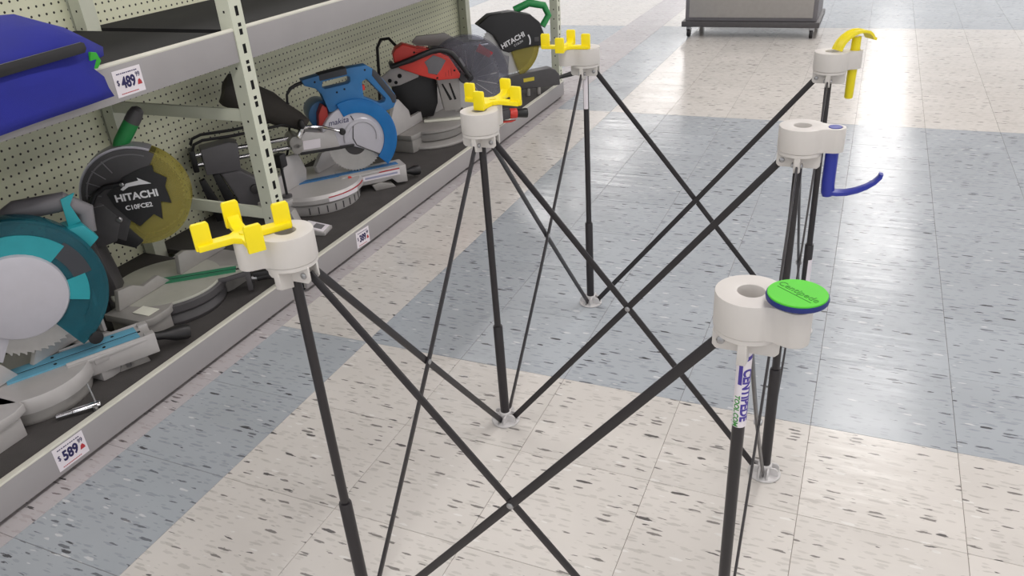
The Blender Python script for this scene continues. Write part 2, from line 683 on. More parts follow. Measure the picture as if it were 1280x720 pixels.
def pegboard_mat():
    m = bpy.data.materials.new('pale_green_pegboard')
    m.use_nodes = True
    nt = m.node_tree
    L = nt.links.new
    b = nt.nodes['Principled BSDF']
    geo = nt.nodes.new('ShaderNodeNewGeometry')
    sp = nt.nodes.new('ShaderNodeSeparateXYZ')
    L(geo.outputs['Position'], sp.inputs[0])

    def cell(sock, off):
        a = nt.nodes.new('ShaderNodeMath')
        a.operation = 'ADD'
        L(sock, a.inputs[0])
        a.inputs[1].default_value = off
        d = nt.nodes.new('ShaderNodeMath')
        d.operation = 'DIVIDE'
        L(a.outputs[0], d.inputs[0])
        d.inputs[1].default_value = 0.0252
        f = nt.nodes.new('ShaderNodeMath')
        f.operation = 'FRACT'
        L(d.outputs[0], f.inputs[0])
        s = nt.nodes.new('ShaderNodeMath')
        s.operation = 'SUBTRACT'
        L(f.outputs[0], s.inputs[0])
        s.inputs[1].default_value = 0.5
        q = nt.nodes.new('ShaderNodeMath')
        q.operation = 'POWER'
        L(s.outputs[0], q.inputs[0])
        q.inputs[1].default_value = 2.0
        return q.outputs[0]
    ad = nt.nodes.new('ShaderNodeMath')
    ad.operation = 'ADD'
    L(cell(sp.outputs['Y'], 10.012), ad.inputs[0])
    L(cell(sp.outputs['Z'], 10.003), ad.inputs[1])
    lt = nt.nodes.new('ShaderNodeMath')
    lt.operation = 'LESS_THAN'
    L(ad.outputs[0], lt.inputs[0])
    lt.inputs[1].default_value = 0.021
    n = nt.nodes.new('ShaderNodeTexNoise')
    n.inputs['Scale'].default_value = 4
    L(geo.outputs['Position'], n.inputs['Vector'])
    mx0 = nt.nodes.new('ShaderNodeMix')
    mx0.data_type = 'RGBA'
    mx0.inputs['A'].default_value = srgb(222, 224, 194)
    mx0.inputs['B'].default_value = srgb(230, 231, 206)
    L(n.outputs['Fac'], mx0.inputs['Factor'])
    mx = nt.nodes.new('ShaderNodeMix')
    mx.data_type = 'RGBA'
    L(mx0.outputs['Result'], mx.inputs['A'])
    mx.inputs['B'].default_value = srgb(44, 42, 36)
    L(lt.outputs[0], mx.inputs['Factor'])
    L(mx.outputs['Result'], b.inputs['Base Color'])
    b.inputs['Roughness'].default_value = 0.5
    return m


M_PEG = pegboard_mat()


def rack_bay(name, label, ya, yb, group):
    """deck, lip, beam, upper deck and pegboard between two end frames"""
    t = thing(name, label, 'shelf rack', (0, 0, 0), 0, group)
    mb = MB().box(XB, -1.589, ya, yb, DECK - 0.018, DECK)
    mb.build('deck', M_DECK, t, smooth=0)
    lip = MB().box(-1.589, -1.575, ya, yb, 0.014, 0.0925).build('kick_plate', M_STEEL, t, 0.0025)
    MB().box(-1.592, -1.5742, ya + 0.001, yb - 0.001, 0.0885, 0.0945).build('lip_edge', M_LIP, lip, 0.002)
    MB().box(XB, -1.60, ya, yb, 0.0005, 0.013).build('gap_shade', M_DARK, t, smooth=0)  # black slab painting in the shade of the gap below the kick plate
    bm_ = MB().box(XF - 0.03, XF - 0.003, ya, yb, 0.757, 0.842).build('beam', M_STEEL, t, 0.002)
    MB().cyl((XF - 0.008, ya, 0.843), (XF - 0.008, yb, 0.843), 0.006, seg=10).build('beam_edge', M_LIP, bm_)
    MB().box(XB + 0.005, XF - 0.031, ya, yb, 0.815, 0.835).build('upper_deck', mat('black_upper_deck', (16, 16, 19), 0.95, var=0.15, vscale=6), t, smooth=0)  # upper deck in its own near-black colour, darker than the lower deck
    MB().box(XB - 0.006, XB, ya, yb, 0.014, 1.32).build('pegboard', M_PEG, t, smooth=0)
    return t


ymid = (Y_UP[0] + Y_UP[1]) / 2
bay_n = rack_bay('rack_bay', 'grey steel rack bay with pegboard back holding the teal saw and the blue bag', Y_NEAR[1], Y_UP[0], 'tool display rack bays')
bay_f = rack_bay('rack_bay', 'long grey steel rack bay with pegboard back holding the blue and red saws', Y_UP[1], Y_FAR[0], 'tool display rack bays')
end_frame(Y_NEAR[0], Y_NEAR[1], bay_n)
for (y0, y1), lab in ((Y_UP, 'slotted steel rack upright frame standing behind the nearest yellow cradle'),
                      (Y_FAR, 'slotted steel rack upright frame at the far end of the saw shelf')):
    fr = thing('rack_upright_frame', lab, 'rack upright', (0, 0, 0), 0, 'rack upright frames')
    end_frame(y0, y1, fr)

# ------------------------------------------------------------------ price cards
def price_card(x, y0, y1, z0, z1, whole, label, tilt=0.0):
    yc, zc = (y0 + y1) / 2, (z0 + z1) / 2
    w, h = y1 - y0, z1 - z0
    t = thing('price_card', label, 'price tag', (x, yc, zc), 0, 'shelf price cards')
    t.rotation_euler = (tilt, 0, 0)
    MB().box(0, 0.0007, -w / 2, w / 2, -h / 2, h / 2).build('card', M_PAPER, t, smooth=0)
    B = lambda yy, zz: basis((0.0011, yy, zz), (0, 1, 0), (0, 0, 1))
    lettering('price', whole, h * 0.58, M_INK, B(-w * 0.02, -h * 0.02), t, sx=0.78, bold=h * 0.02)
    lettering('dollar_sign', '$', h * 0.30, M_INK, B(-w * 0.38, h * 0.03), t, sx=0.8)
    lettering('cents', '99', h * 0.27, M_INK, B(w * 0.345, h * 0.17), t, sx=0.8)
    # small print lines: above the price and in red below
    mb = MB()
    for k in range(11):
        a = -w * 0.37 + k * w * 0.068
        mb.box(0.0008, 0.0011, a, a + w * (0.045 + 0.012 * (k % 3 == 0)), h * 0.335, h * 0.375)
    mb.build('small_print', M_INK, t, smooth=0)
    mb = MB()
    for k in range(12):
        a = -w * 0.36 + k * w * 0.052
        mb.box(0.0008, 0.0011, a, a + w * 0.04, -h * 0.42, -h * 0.385)
    mb.build('red_print', M_INKR, t, smooth=0)
    MB().prism([(w * 0.27, -h * 0.22), (w * 0.44, -h * 0.22), (w * 0.42, -h * 0.1), (w * 0.37, 0.0), (w * 0.31, -h * 0.05)], -0.0011, -0.0008,
               m=Matrix.Rotation(PI / 2, 4, 'Z')).build('red_mark', M_INKR, t, smooth=0)
    return t


price_card(XF - 0.003, -0.271, -0.187, 0.767, 0.828, '489', 'white price card reading $489.99 on the upper shelf beam')
price_card(-1.575, -0.746, -0.664, 0.0245, 0.0855, '589', 'white price card reading $589.99 low on the kick plate by teal saw')
price_card(-1.575, 0.506, 0.588, 0.0195, 0.0795, '389', 'white price card reading $389.99 on the kick plate', tilt=-0.06)

# ------------------------------------------------------------------ blue bag on the upper shelf
bag = thing('tool_bag', 'blue fabric bag with black strap hanging over the upper shelf beam', 'bag', (-1.60, -0.55, 0.85))
mb = MB()
NX, NY = 16, 12
rows = []
# drape: front flap below the beam edge, then up over it and back along the shelf
prof = [(0.032, -0.066), (0.030, -0.045), (0.026, -0.020), (0.023, 0.0), (0.022, 0.018), (0.010, 0.045), (-0.020, 0.075), (-0.08, 0.10), (-0.18, 0.115), (-0.28, 0.11), (-0.36, 0.08), (-0.40, 0.0)]
for i, (px, pz) in enumerate(prof):
    row = []
    for k in range(NX + 1):
        f = k / NX
        yr = 0.233 + (0.008 if i == 0 else 0) - 0.012 * (i == 3) + (0.03 if i == 5 else 0) + (0.06 if i in (6, 7, 8, 9, 10, 11) else 0)
        y = -0.34 + (0.34 + yr) * f
        wob = 0.004 * math.sin(7 * f + i) + 0.003 * math.sin(17 * f + 2.1 * i)
        drop = -0.010 * (1 - f) if i < 2 else 0
        edge = (1 - max(0, (f - 0.85) / 0.15) ** 2 * 0.55) if i > 4 else 1
        row.append(mb.v((px + wob * (1 if i > 2 else 0.4), y, max(pz, -0.1) * edge + drop + (wob if i > 5 else 0))))
    rows.append(row)
for i in range(len(rows) - 1):
    for k in range(NX):
        mb.poly([rows[i][k], rows[i][k + 1], rows[i + 1][k + 1], rows[i + 1][k]])
body = mb.build('bag_body', M_BAG, bag, smooth=60)
sol = body.modifiers.new('solidify', 'SOLIDIFY')
sol.thickness = 0.004
MB().prism([(-0.34, 0.026), (0.20, 0.040), (0.207, 0.048), (0.205, 0.060), (0.198, 0.063), (-0.34, 0.05)], -0.032, -0.027,
           m=Matrix.Rotation(PI / 2, 4, 'Z')).build('strap', M_BLACK, bag, 0.001)
MB().prism([(0.218, 0.0), (0.232, -0.002), (0.246, 0.012), (0.240, 0.032), (0.226, 0.036), (0.218, 0.02)], -0.018, -0.006,
           m=Matrix.Rotation(PI / 2, 4, 'Z')).build('corner_trim', M_GREENF, bag, 0.002)

# ------------------------------------------------------------------ folding work stand
SX0, SY0, SANG, SS, SSY, SZ = -0.69105, -0.81774, 0.01007, 0.60989, 0.61536, 0.767
stand = thing('folding_work_stand', 'collapsible work stand with six white hubs on black legs and crossed struts', 'work stand', (SX0, SY0, 0), -SANG)
HUBZ = SZ
ARM_A = {(0, 0): 226, (0, 1): 82, (0, 2): 217, (1, 0): -24, (1, 1): 0, (1, 2): 22}
ARM_D = 0.053
NODES = [(i, j) for j in range(3) for i in range(2)]
_to_local = (Matrix.Translation((SX0, SY0, 0)) @ Matrix.Rotation(-SANG, 4, 'Z')).inverted()
# the stand is not quite square: measured head and foot positions on the floor plan
TOP = {k: _to_local @ Vector((x, y, 0)) for k, (x, y) in {(0, 0): (-0.701, -0.815), (0, 1): (-0.691, -0.206), (0, 2): (-0.672, 0.404),
                                                          (1, 0): (-0.0775, -0.812), (1, 1): (-0.081, -0.188), (1, 2): (-0.0705, 0.412)}.items()}
BASE = {k: _to_local @ Vector((x, y, 0)) for k, (x, y) in {(0, 0): (-0.699, -0.812), (0, 1): (-0.686, -0.209), (0, 2): (-0.6695, 0.407),
                                                           (1, 0): (-0.0795, -0.811), (1, 1): (-0.078, -0.201), (1, 2): (-0.064, 0.425)}.items()}


def hub_bm(arm_deg):
    """P-shaped head: ring with round hole, arm with a smaller hole; local origin on the axis at top height"""
    R0, RH, RA, RAH = 0.0385, 0.0148, 0.0178, 0.0115
    a = math.radians(arm_deg)
    cx, cy = ARM_D * math.cos(a), ARM_D * math.sin(a)
    mb = MB()
    n = 48
    H = 0.042
    # outer outline: ring blended into the arm by concave necks (sampled by ray from axis in arm frame)
    outer = []
    half = math.asin((RA * 0.92) / R0)
    pts = []
    s = math.degrees(half)
    for k in range(29):
        t = math.radians(s + 8 + (360 - 2 * s - 16) * k / 28)
        pts.append((R0 * math.cos(t), R0 * math.sin(t)))
    # neck then end cap of arm
    pts.append((0.0405, -RA * 1.0))
    for k in range(13):
        t = math.radians(-86 + 172 * k / 12)
        pts.append((ARM_D + RA * math.cos(t), RA * math.sin(t)))
    pts.append((0.0405, RA * 1.0))
    ca, sa = math.cos(a), math.sin(a)
    rot = lambda p: (p[0] * ca - p[1] * sa, p[0] * sa + p[1] * ca)
    pts = [rot(p) for p in pts]
    hole = [(RH * math.cos(2 * PI * k / 24), RH * math.sin(2 * PI * k / 24)) for k in range(24)]
    ahole = [(cx + RAH * math.cos(2 * PI * k / 18), cy + RAH * math.sin(2 * PI * k / 18)) for k in range(18)]
    bm = mb.bm

    def loop(ps, z):
        vs = [mb.v((x, y, z)) for x, y in ps]
        es = []
        for q in range(len(vs)):
            es.append(bm.edges.new((vs[q], vs[(q + 1) % len(vs)])))
        return vs, es
    caps = []
    for z in (0.0, -H):
        lo = [loop(p, z) for p in (pts, hole, ahole)]
        es = sum((l[1] for l in lo), [])
        bmesh.ops.triangle_fill(bm, edges=es, use_beauty=True)
        caps.append(lo)
    for q in range(3):
        A, B = caps[0][q][0], caps[1][q][0]
        for k in range(len(A)):
            l = (k + 1) % len(A)
            mb.poly([A[k], A[l], B[l], B[k]])
    return mb


def rivet(mb, p, axis, r=0.006, h=0.003):
    p = Vector(p)
    a = Vector(axis).normalized()
    mb.rings([(p, r), (p + a * h * 0.6, r), (p + a * h, r * 0.6)], 10)


def nbrs(i, j):
    out = []
    for di, dj in ((1, 0), (-1, 0), (0, 1), (0, -1)):
        if 0 <= i + di < 2 and 0 <= j + dj < 3:
            out.append((di, dj))
    return out


for (i, j) in NODES:
    bx, by = TOP[(i, j)].x, TOP[(i, j)].y
    fx, fy = BASE[(i, j)].x, BASE[(i, j)].y
    hub = hub_bm(ARM_A[(i, j)] + math.degrees(SANG)).build('hub', M_HUB, stand, 0.0014, 2, 40, (bx, by, HUBZ))
    # lower flange, clevis fins and centre block
    mb = MB()
    mb.lathe([(0.0, -0.0425), (0.0372, -0.0425), (0.0372, -0.049), (0.0, -0.049)], seg=36)
    mb.box(-0.0115, 0.0115, -0.0115, 0.0115, -0.066, -0.046)
    for s in (-1, 1):                                   # side plates carrying the crosswise struts
        yo = s * 0.0100
        mb.prism([(-0.0365, -0.047), (0.0365, -0.047), (0.0365, -0.068), (0.032, -0.073), (-0.032, -0.073), (-0.0365, -0.068)], yo - 0.0018, yo + 0.0018)
    for dj in (1, -1):                                  # lengthwise tabs
        lo = -0.083
        y0, y1 = sorted((dj * 0.010, dj * 0.0365))
        mb.prism([(y0, -0.047), (y1, -0.047), (y1, lo + 0.008 * (dj > 0)), (y0, lo + 0.008 * (dj < 0))], -0.0050, 0.0050, m=Matrix.Rotation(PI / 2, 4, 'Z'))
    br = mb.build('bracket', M_HUB, stand, 0.0008, 1, 40, (bx, by, HUBZ))
    for di, dj in nbrs(i, j):
        mb = MB()
        if di:
            rivet(mb, (di * 0.027, -0.0118, -0.061), (0, -1, 0), 0.0048)
            rivet(mb, (di * 0.027, 0.0118, -0.061), (0, 1, 0), 0.0048)
        else:
            rivet(mb, (0.0068, dj * 0.027, -0.064), (1, 0, 0), 0.0048)
            rivet(mb, (-0.0068, dj * 0.027, -0.064), (-1, 0, 0), 0.0048)
        mb.build('screw', M_SCREW, br)
    # leg: thin tube sliding into a thicker lower sleeve
    lp = lambda z: Vector((fx + (bx - fx) * z / HUBZ, fy + (by - fy) * z / HUBZ, z))
    MB().cyl(lp(0.25), lp(HUBZ - 0.05), 0.0076, seg=20).build('leg', M_BLACKM, stand)
    MB().rings([(lp(0.012), 0.0110), (lp(0.2650), 0.0110), (lp(0.268), 0.0100)], 20).build('leg_sleeve', M_BLACKM, stand)
    # foot
    mb = MB()
    mb.lathe([(0.0, 0.0008), (0.034, 0.0008), (0.0345, 0.003), (0.033, 0.006), (0.0, 0.007)], seg=32)
    mb.rings([(Vector((0, 0, 0.006)), 0.0165), (Vector((0, 0, 0.026)), 0.0145), (Vector((0, 0, 0.028)), 0.0125)], 24)
    for dx, dy in ((1, 0), (-1, 0), (0, 1), (0, -1)):
        for s in (-1, 1):
            off = 0.0085 * s
            p = [(0.012, 0.005), (0.030, 0.005), (0.029, 0.020), (0.024, 0.025), (0.012, 0.025)]
            ang = math.atan2(dy, dx)
            mb.prism(p, off - 0.002, off + 0.002, m=Matrix.Rotation(ang, 4, 'Z'))
    mb.build('foot', M_FOOT, stand, 0.0007, 1, 40, (fx, fy, 0))


def strut(a, b, name='strut', side=1):
    """flat bar from hub a down to the foot of b, offset to one side of the crossing plane"""
    (i, j), (k, l) = a, b
    A = Vector((TOP[a].x, TOP[a].y, HUBZ - 0.062))
    B = Vector((BASE[b].x, BASE[b].y, 0.016))
    d = (Vector((B.x, B.y, 0)) - Vector((A.x, A.y, 0))).normalized()
    A = A + d * 0.027
    B = B - d * 0.024
    nrm = Vector((0, 0, 1)).cross(d).normalized()
    t = (B - A).normalized()
    up = nrm.cross(t).normalized()
    hw, ht = 0.0066, 0.0021
    o_mid = nrm * (0.0028 * side)
    mb = MB()
    N = 12
    R = []
    for q in range(N + 1):
        f = q / N
        c = A.lerp(B, f) + o_mid * math.sin(PI * f)
        R.append([mb.v(c + up * u * hw + nrm * v * ht) for u, v in ((-1, -0.6), (-0.8, -1), (0.8, -1), (1, -0.6), (1, 0.6), (0.8, 1), (-0.8, 1), (-1, 0.6))])
    for q in range(N):
        for m in range(8):
            n = (m + 1) % 8
            mb.poly([R[q][m], R[q][n], R[q + 1][n], R[q + 1][m]])
    mb.poly(R[0][::-1])
    mb.poly(R[-1])
    return mb.build(name, M_BLACKM, stand, smooth=40), A.lerp(B, 0.5), nrm


for (i, j) in NODES:
    for di, dj in ((1, 0), (0, 1)):
        if i + di < 2 and j + dj < 3:
            n = (i + di, j + dj)
            s1, c, nr = strut((i, j), n, side=1)
            s2, c2, nr2 = strut(n, (i, j), side=1)
            mb = MB()
            mid = (c + c2) / 2
            rivet(mb, mid + nr * 0.004, nr, 0.0056)
            rivet(mb, mid - nr * 0.004, -nr, 0.0056)
            mb.build('pivot_rivet', M_SCREW, stand)


def leg_sticker(i, j, z0, z1, r, face_deg, span_deg, words):
    """printed wrap on a leg; face_deg is the direction its middle faces"""
    a0 = math.radians(face_deg - span_deg / 2)
    a1 = math.radians(face_deg + span_deg / 2)
    zm = (z0 + z1) / 2 / HUBZ
    lc = BASE[(i, j)].lerp(TOP[(i, j)], zm)
    o = MB().lathe([(r + 0.0001, z0), (r + 0.0006, z0), (r + 0.0006, z1), (r + 0.0001, z1)], seg=18, a0=a0, a1=a1).build('leg_sticker', M_PAPER, stand, loc=(lc.x, lc.y, 0))
    if not words:
        return o

    def wrap(ob):
        bm = bmesh.new()
        bm.from_mesh(ob.data)
        bmesh.ops.triangulate(bm, faces=bm.faces)
        for _ in range(4):
            es = [e for e in bm.edges if e.calc_length() > 0.0016]
            if not es:
                break
            bmesh.ops.subdivide_edges(bm, edges=es, cuts=1)
            bmesh.ops.triangulate(bm, faces=bm.faces)
        bm.to_mesh(ob.data)
        bm.free()
        for v in ob.data.vertices:
            th = math.radians(face_deg) + v.co.x / r
            rr = r + 0.0007 + v.co.z
            v.co = Vector((rr * math.cos(th), rr * math.sin(th), v.co.y))
    # lettering runs down the leg
    zc = (z0 + z1) / 2
    L = z1 - z0
    mm = basis((0.0035, zc - 0.008, 0), (0, -1, 0), (1, 0, 0))
    wrap(lettering('sticker_name', 'CENTIPEDE', 0.0145, M_PURPLE, mm, o, 0.0001, sx=1.0, bold=0.0006))
    mm = basis((-0.0062, zc - 0.031, 0), (0, -1, 0), (1, 0, 0))
    wrap(lettering('sticker_web', 'TOOL.COM', 0.0085, M_GREENI, mm, o, 0.0001, bold=0.0003))
    mb = MB()
    mb.xf = basis((0, 0, 0), (1, 0, 0), (0, 1, 0))
    pts = [(0.010, z1 - 0.006), (-0.003, z1 - 0.010), (-0.0065, z1 - 0.017), (-0.0065, z1 - 0.047), (-0.0022, z1 - 0.047), (-0.0022, z1 - 0.019), (0.0, z1 - 0.015), (0.010, z1 - 0.011)]
    mb.plan(pts, 0, 0.0001)
    bmesh.ops.triangulate(mb.bm, faces=mb.bm.faces)
    wrap(mb.build('sticker_stripe', M_PURPLE, o))
    return o


leg_sticker(1, 0, 0.586, 0.694, 0.0077, -72, 200, True)
leg_sticker(0, 2, 0.604, 0.704, 0.0077, -78, 90, False)
leg_sticker(1, 2, 0.150, 0.225, 0.0111, -20, 120, False)


def stand_pt(i, j, z):
    m = Matrix.Translation((SX0, SY0, 0)) @ Matrix.Rotation(-SANG, 4, 'Z')
    return m @ Vector((TOP[(i, j)].x, TOP[(i, j)].y, z))


def arm_pt(i, j, z):
    p = stand_pt(i, j, z)
    a = math.radians(ARM_A[(i, j)])
    return p + Vector((ARM_D * math.cos(a), ARM_D * math.sin(a), 0))


# accessories plugged into the hub arms
def cradle(p, rz, label, tilt=0):
    t = thing('board_cradle', label, 'cradle', p, rz, 'yellow cross-shaped board cradles')
    mb = MB()
    hw, th, L = 0.0090, 0.009, 0.054
    # X of two bars with a filled middle
    pts = []
    for q in range(4):
        a = q * PI / 2
        e = L + 0.009 if q % 2 == 0 else L + 0.002
        for x, y in ((0.018, -hw), (e, -hw), (e, hw), (0.018, hw)):
            pts.append((x * math.cos(a) - y * math.sin(a), x * math.sin(a) + y * math.cos(a)))
    mb.plan(pts, 0.0005, th)
    mb.cyl((0, 0, -0.038), (0, 0, 0.0006), 0.0108, seg=18)
    mb.build('cross', M_YELLOW, t, 0.0012)
    plate = [(-0.0115, 0.0005), (0.0115, 0.0005), (0.0115, 0.035), (0.0095, 0.0380), (-0.0095, 0.0380), (-0.0115, 0.035)]
    for sx in (-1, 1):          # plates standing along the bar
        MB(Matrix.Translation((sx * L, 0, 0))).prism(plate, -0.0036, 0.0036).build('tab', M_YELLOW, t, 0.0010)
    for sy in (-1, 1):          # plates standing across the bar, with a sloped foot
        MB(Matrix.Translation((0, sy * L, 0))).prism(plate, -0.0036, 0.0036).build('tab', M_YELLOW, t, 0.0010)
        MB(Matrix.Rotation(sy * PI / 2, 4, 'Z')).prism([(0.020, 0.0085), (L - 0.003, 0.0085), (L - 0.003, 0.018), (L - 0.012, 0.0105)], -0.0080, 0.0080).build('gusset', M_YELLOW, t, 0.0006)
    MB().lathe([(0.0, th - 0.0002), (0.0072, th - 0.0002), (0.0072, th + 0.0012), (0.0, th + 0.0004)], seg=18).build('centre_boss', M_YELLOW2, t)
    return t


cradle(arm_pt(0, 0, SZ), math.radians(56), 'yellow cross-shaped cradle on the nearest left hub, in front of upright')
cradle(arm_pt(0, 1, SZ), math.radians(-6), 'yellow cross-shaped cradle on the middle left hub, below the red saw')
cradle(arm_pt(0, 2, SZ), math.radians(4), 'yellow cross-shaped cradle on the farthest left hub, at the shelf end')

pad = thing('support_pad', 'round lime green pad with blue rim on the nearest right hub', 'pad', arm_pt(1, 0, SZ + 0.006))
MB().lathe([(0.0, 0.0006), (0.026, 0.0006), (0.0312, 0.003), (0.0318, 0.006), (0.0312, 0.0085), (0.0, 0.0085)], seg=48).build('rim', M_NAVY, pad)
MB().lathe([(0.0, 0.0083), (0.0302, 0.0083), (0.0302, 0.0100), (0.0295, 0.0105), (0.0, 0.0105)], seg=48).build('pad_top', M_GREENP, pad)
MB().cyl((0, 0, -0.040), (0, 0, 0.0008), 0.0108, seg=18).build('stem', M_NAVY, pad)
lettering('relief_lettering', 'Centipede', 0.0125, M_GREEND, Matrix.Translation((0.001, 0.001, 0.0107)) @ Matrix.Rotation(math.radians(-38), 4, 'Z'), pad, 0.00015)
mbl = MB(Matrix.Translation((0, 0, 0.0105)) @ Matrix.Rotation(math.radians(-38), 4, 'Z'))
mbl.box(-0.022, 0.023, -0.0065, -0.0056, 0, 0.0003)
mbl.build('relief_line', M_GREEND, pad, smooth=0)

hook = thing('hook', 'blue plastic hook hanging from the middle right hub', 'hook', arm_pt(1, 1, SZ))
MB().rings([(Vector((0, 0, 0.0006)), 0.0108), (Vector((0, 0, -0.10)), 0.0112), (Vector((0.001, 0, -0.118)), 0.0112), (Vector((0.002, 0, -0.124)), 0.0095)], 20).build('stem', M_BLUEP, hook)
mb = MB()
cp = [(0.0, -0.117), (0.016, -0.1185), (0.032, -0.117), (0.048, -0.112), (0.062, -0.105), (0.074, -0.096), (0.082, -0.086), (0.083, -0.080)]
R = []
for q, (x, z) in enumerate(cp):
    a = Vector((cp[max(0, q - 1)][0], 0, cp[max(0, q - 1)][1]))
    b = Vector((cp[min(len(cp) - 1, q + 1)][0], 0, cp[min(len(cp) - 1, q + 1)][1]))
    tg = (b - a).normalized()
    n = Vector((-tg.z, 0, tg.x))
    hw = 0.0105 - 0.004 * q / 7
    ht = 0.0046 - 0.0012 * q / 7
    R.append([mb.v(Vector((x, 0, z)) + n * s * ht + Vector((0, w * hw, 0))) for s, w in ((-1, -0.7), (-0.6, -1), (0.6, -1), (1, -0.7), (1, 0.7), (0.6, 1), (-0.6, 1), (-1, 0.7))])
for q in range(len(R) - 1):
    for m in range(8):
        n = (m + 1) % 8
        mb.poly([R[q][m], R[q][n], R[q + 1][n], R[q + 1][m]])
mb.poly(R[0][::-1])
mb.poly(R[-1])
mb.build('hook_arm', M_BLUEP, hook, smooth=50)
hook.rotation_euler = (0, 0, math.radians(6))

clamp = thing('quick_clamp', 'yellow arched clamp hanging in the farthest right hub', 'clamp', arm_pt(1, 2, SZ))
MB().rings([(Vector((0.0, 0, 0.030)), 0.0100), (Vector((0, 0, -0.02)), 0.0110), (Vector((-0.0005, 0, -0.110)), 0.0098), (Vector((-0.0005, 0, -0.113)), 0.0085)], 18).build('stem', M_YELLOW2, clamp)
mb = MB()
R = []
cp = [(-0.049, 0.004), (-0.046, 0.012), (-0.040, 0.022), (-0.030, 0.031), (-0.018, 0.038), (-0.004, 0.042), (0.010, 0.042), (0.022, 0.039), (0.031, 0.032), (0.036, 0.024), (0.042, 0.022)]
for q, (x, z) in enumerate(cp):
    a = Vector((cp[max(0, q - 1)][0], 0, cp[max(0, q - 1)][1]))
    b = Vector((cp[min(len(cp) - 1, q + 1)][0], 0, cp[min(len(cp) - 1, q + 1)][1]))
    tg = (b - a).normalized()
    n = Vector((-tg.z, 0, tg.x))
    sec = [(-1, -1), (-1, 1), (0.2, 1), (1.3, 0.9), (1.3, 0.6), (0.3, 0.5), (0.3, -0.5), (1.3, -0.6), (1.3, -0.9), (0.2, -1)]
    R.append([mb.v(Vector((x, 0, z)) + n * s * 0.0028 + Vector((0, w * 0.0165, 0))) for s, w in sec])
for q in range(len(R) - 1):
    for m in range(10):
        n = (m + 1) % 10
        mb.poly([R[q][m], R[q][n], R[q + 1][n], R[q + 1][m]])
mb.poly(R[0][::-1])
mb.poly(R[-1])
mb.build('arched_jaw', M_YELLOW2, clamp, smooth=40)
clamp.rotation_euler = (0, 0, math.radians(38))


# ------------------------------------------------------------------ mitre saws on the shelf
def saw(name, label, x, y, ang):
    t = thing(name, label, 'mitre saw', (x, y, DECK + 0.0005), math.radians(ang), 'mitre saws on display')
    W = Matrix.Rotation(-math.radians(ang), 4, 'Z')       # maps shelf-aligned offsets into the saw's own frame
    return t, W


def fence_part(t, W, pts, x0, x1, material, bevel=0.002):
    """vertical plate along the shelf: pts are (along shelf, height)"""
    return MB(W @ Matrix.Rotation(PI / 2, 4, 'Z')).prism(pts, -x1, -x0).build('fence', material, t, bevel)


def knob_handle(t, p0, p1, r0, r1, material=None):
    p0, p1 = Vector(p0), Vector(p1)
    d = p1 - p0
    return MB().rings([(p0, r0 * 0.75), (p0 + d * 0.12, r0 * 0.7), (p0 + d * 0.3, r0 * 0.8), (p0 + d * 0.6, r1), (p0 + d * 0.9, r1 * 1.02), (p0 + d * 0.98, r1 * 0.85), (p1, r1 * 0.5)], 16).build('mitre_handle', material or M_BLACK, t)


def base_wings(t, W, f0, f1, depth, height, material, x_mid=0.0):
    """two cast table wings along the fence, with feet"""
    for a, b in ((f0, -0.10), (0.10, f1)):
        mb = MB(W)
        lo, hi = min(a, b), max(a, b)
        mb.plan([(x_mid - depth * 0.5, lo), (x_mid + depth * 0.42, lo), (x_mid + depth * 0.5, lo + 0.03), (x_mid + depth * 0.5, hi - 0.03), (x_mid + depth * 0.42, hi), (x_mid - depth * 0.5, hi)], height - 0.022, height)
        mb.plan([(x_mid - depth * 0.44, lo + 0.008), (x_mid + depth * 0.40, lo + 0.008), (x_mid + depth * 0.44, lo + 0.03), (x_mid + depth * 0.44, hi - 0.02), (x_mid - depth * 0.44, hi - 0.008)], 0.0, height - 0.02)
        mb.build('table_wing', material, t, 0.003)


def scale_ticks(t, r, z, a0, a1, n, material, cx=0.0):
    mb = MB()
    for k in range(n):
        a = math.radians(a0 + (a1 - a0) * k / (n - 1))
        m = Matrix.Translation((cx, 0, 0)) @ Matrix.Rotation(a, 4, 'Z')
        mb.box(r - 0.012, r - 0.001, -0.0008, 0.0008, z, z + 0.0006, m)
    return mb.build('mitre_scale', material, t, smooth=0)


# ---- dark grey and green saw (second from the left)
t, W = saw('mitre_saw', 'dark grey mitre saw with upright green handle, smoky yellow guard and jagged black label', -1.83, -0.105, 38)
MB().lathe([(0.0, 0.0), (0.155, 0.0), (0.160, 0.012), (0.150, 0.036), (0.0, 0.036)], seg=48).build('base_ring', M_DGREY, t, 0.001)
tt = MB().lathe([(0.0, 0.038), (0.160, 0.038), (0.166, 0.046), (0.166, 0.066), (0.160, 0.0705), (0.0, 0.0705)], seg=56).build('turntable_skirt', M_DGREY, t)
MB().lathe([(0.0, 0.0700), (0.158, 0.0700), (0.158, 0.0755), (0.156, 0.077), (0.0, 0.077)], seg=56).build('turntable', M_TABLE, t)
scale_ticks(t, 0.158, 0.0372, -100, 40, 32, M_CASTL)
mb = MB()
mb.plan([(0.11, -0.055), (0.165, -0.048), (0.225, -0.030), (0.238, -0.026), (0.238, 0.030), (0.225, 0.034), (0.11, 0.055)], 0.062, 0.0765)
mb.plan([(0.225, -0.030), (0.240, -0.027), (0.240, 0.031), (0.225, 0.034)], 0.012, 0.0775)
mb.build('front_arm', M_DGREY, t, 0.003)
MB().plan([(0.12, -0.048), (0.17, -0.040), (0.22, -0.022), (0.22, 0.024), (0.17, 0.042), (0.12, 0.048)], 0.0755, 0.0774).build('arm_deck', M_TABLE, t)
for s in (-1, 1):
    MB().box(-0.03, 0.200, min(s * 0.0025, s * 0.020), max(s * 0.0025, s * 0.020), 0.076, 0.0812).build('kerf_insert', M_GREENK, t, 0.0006)
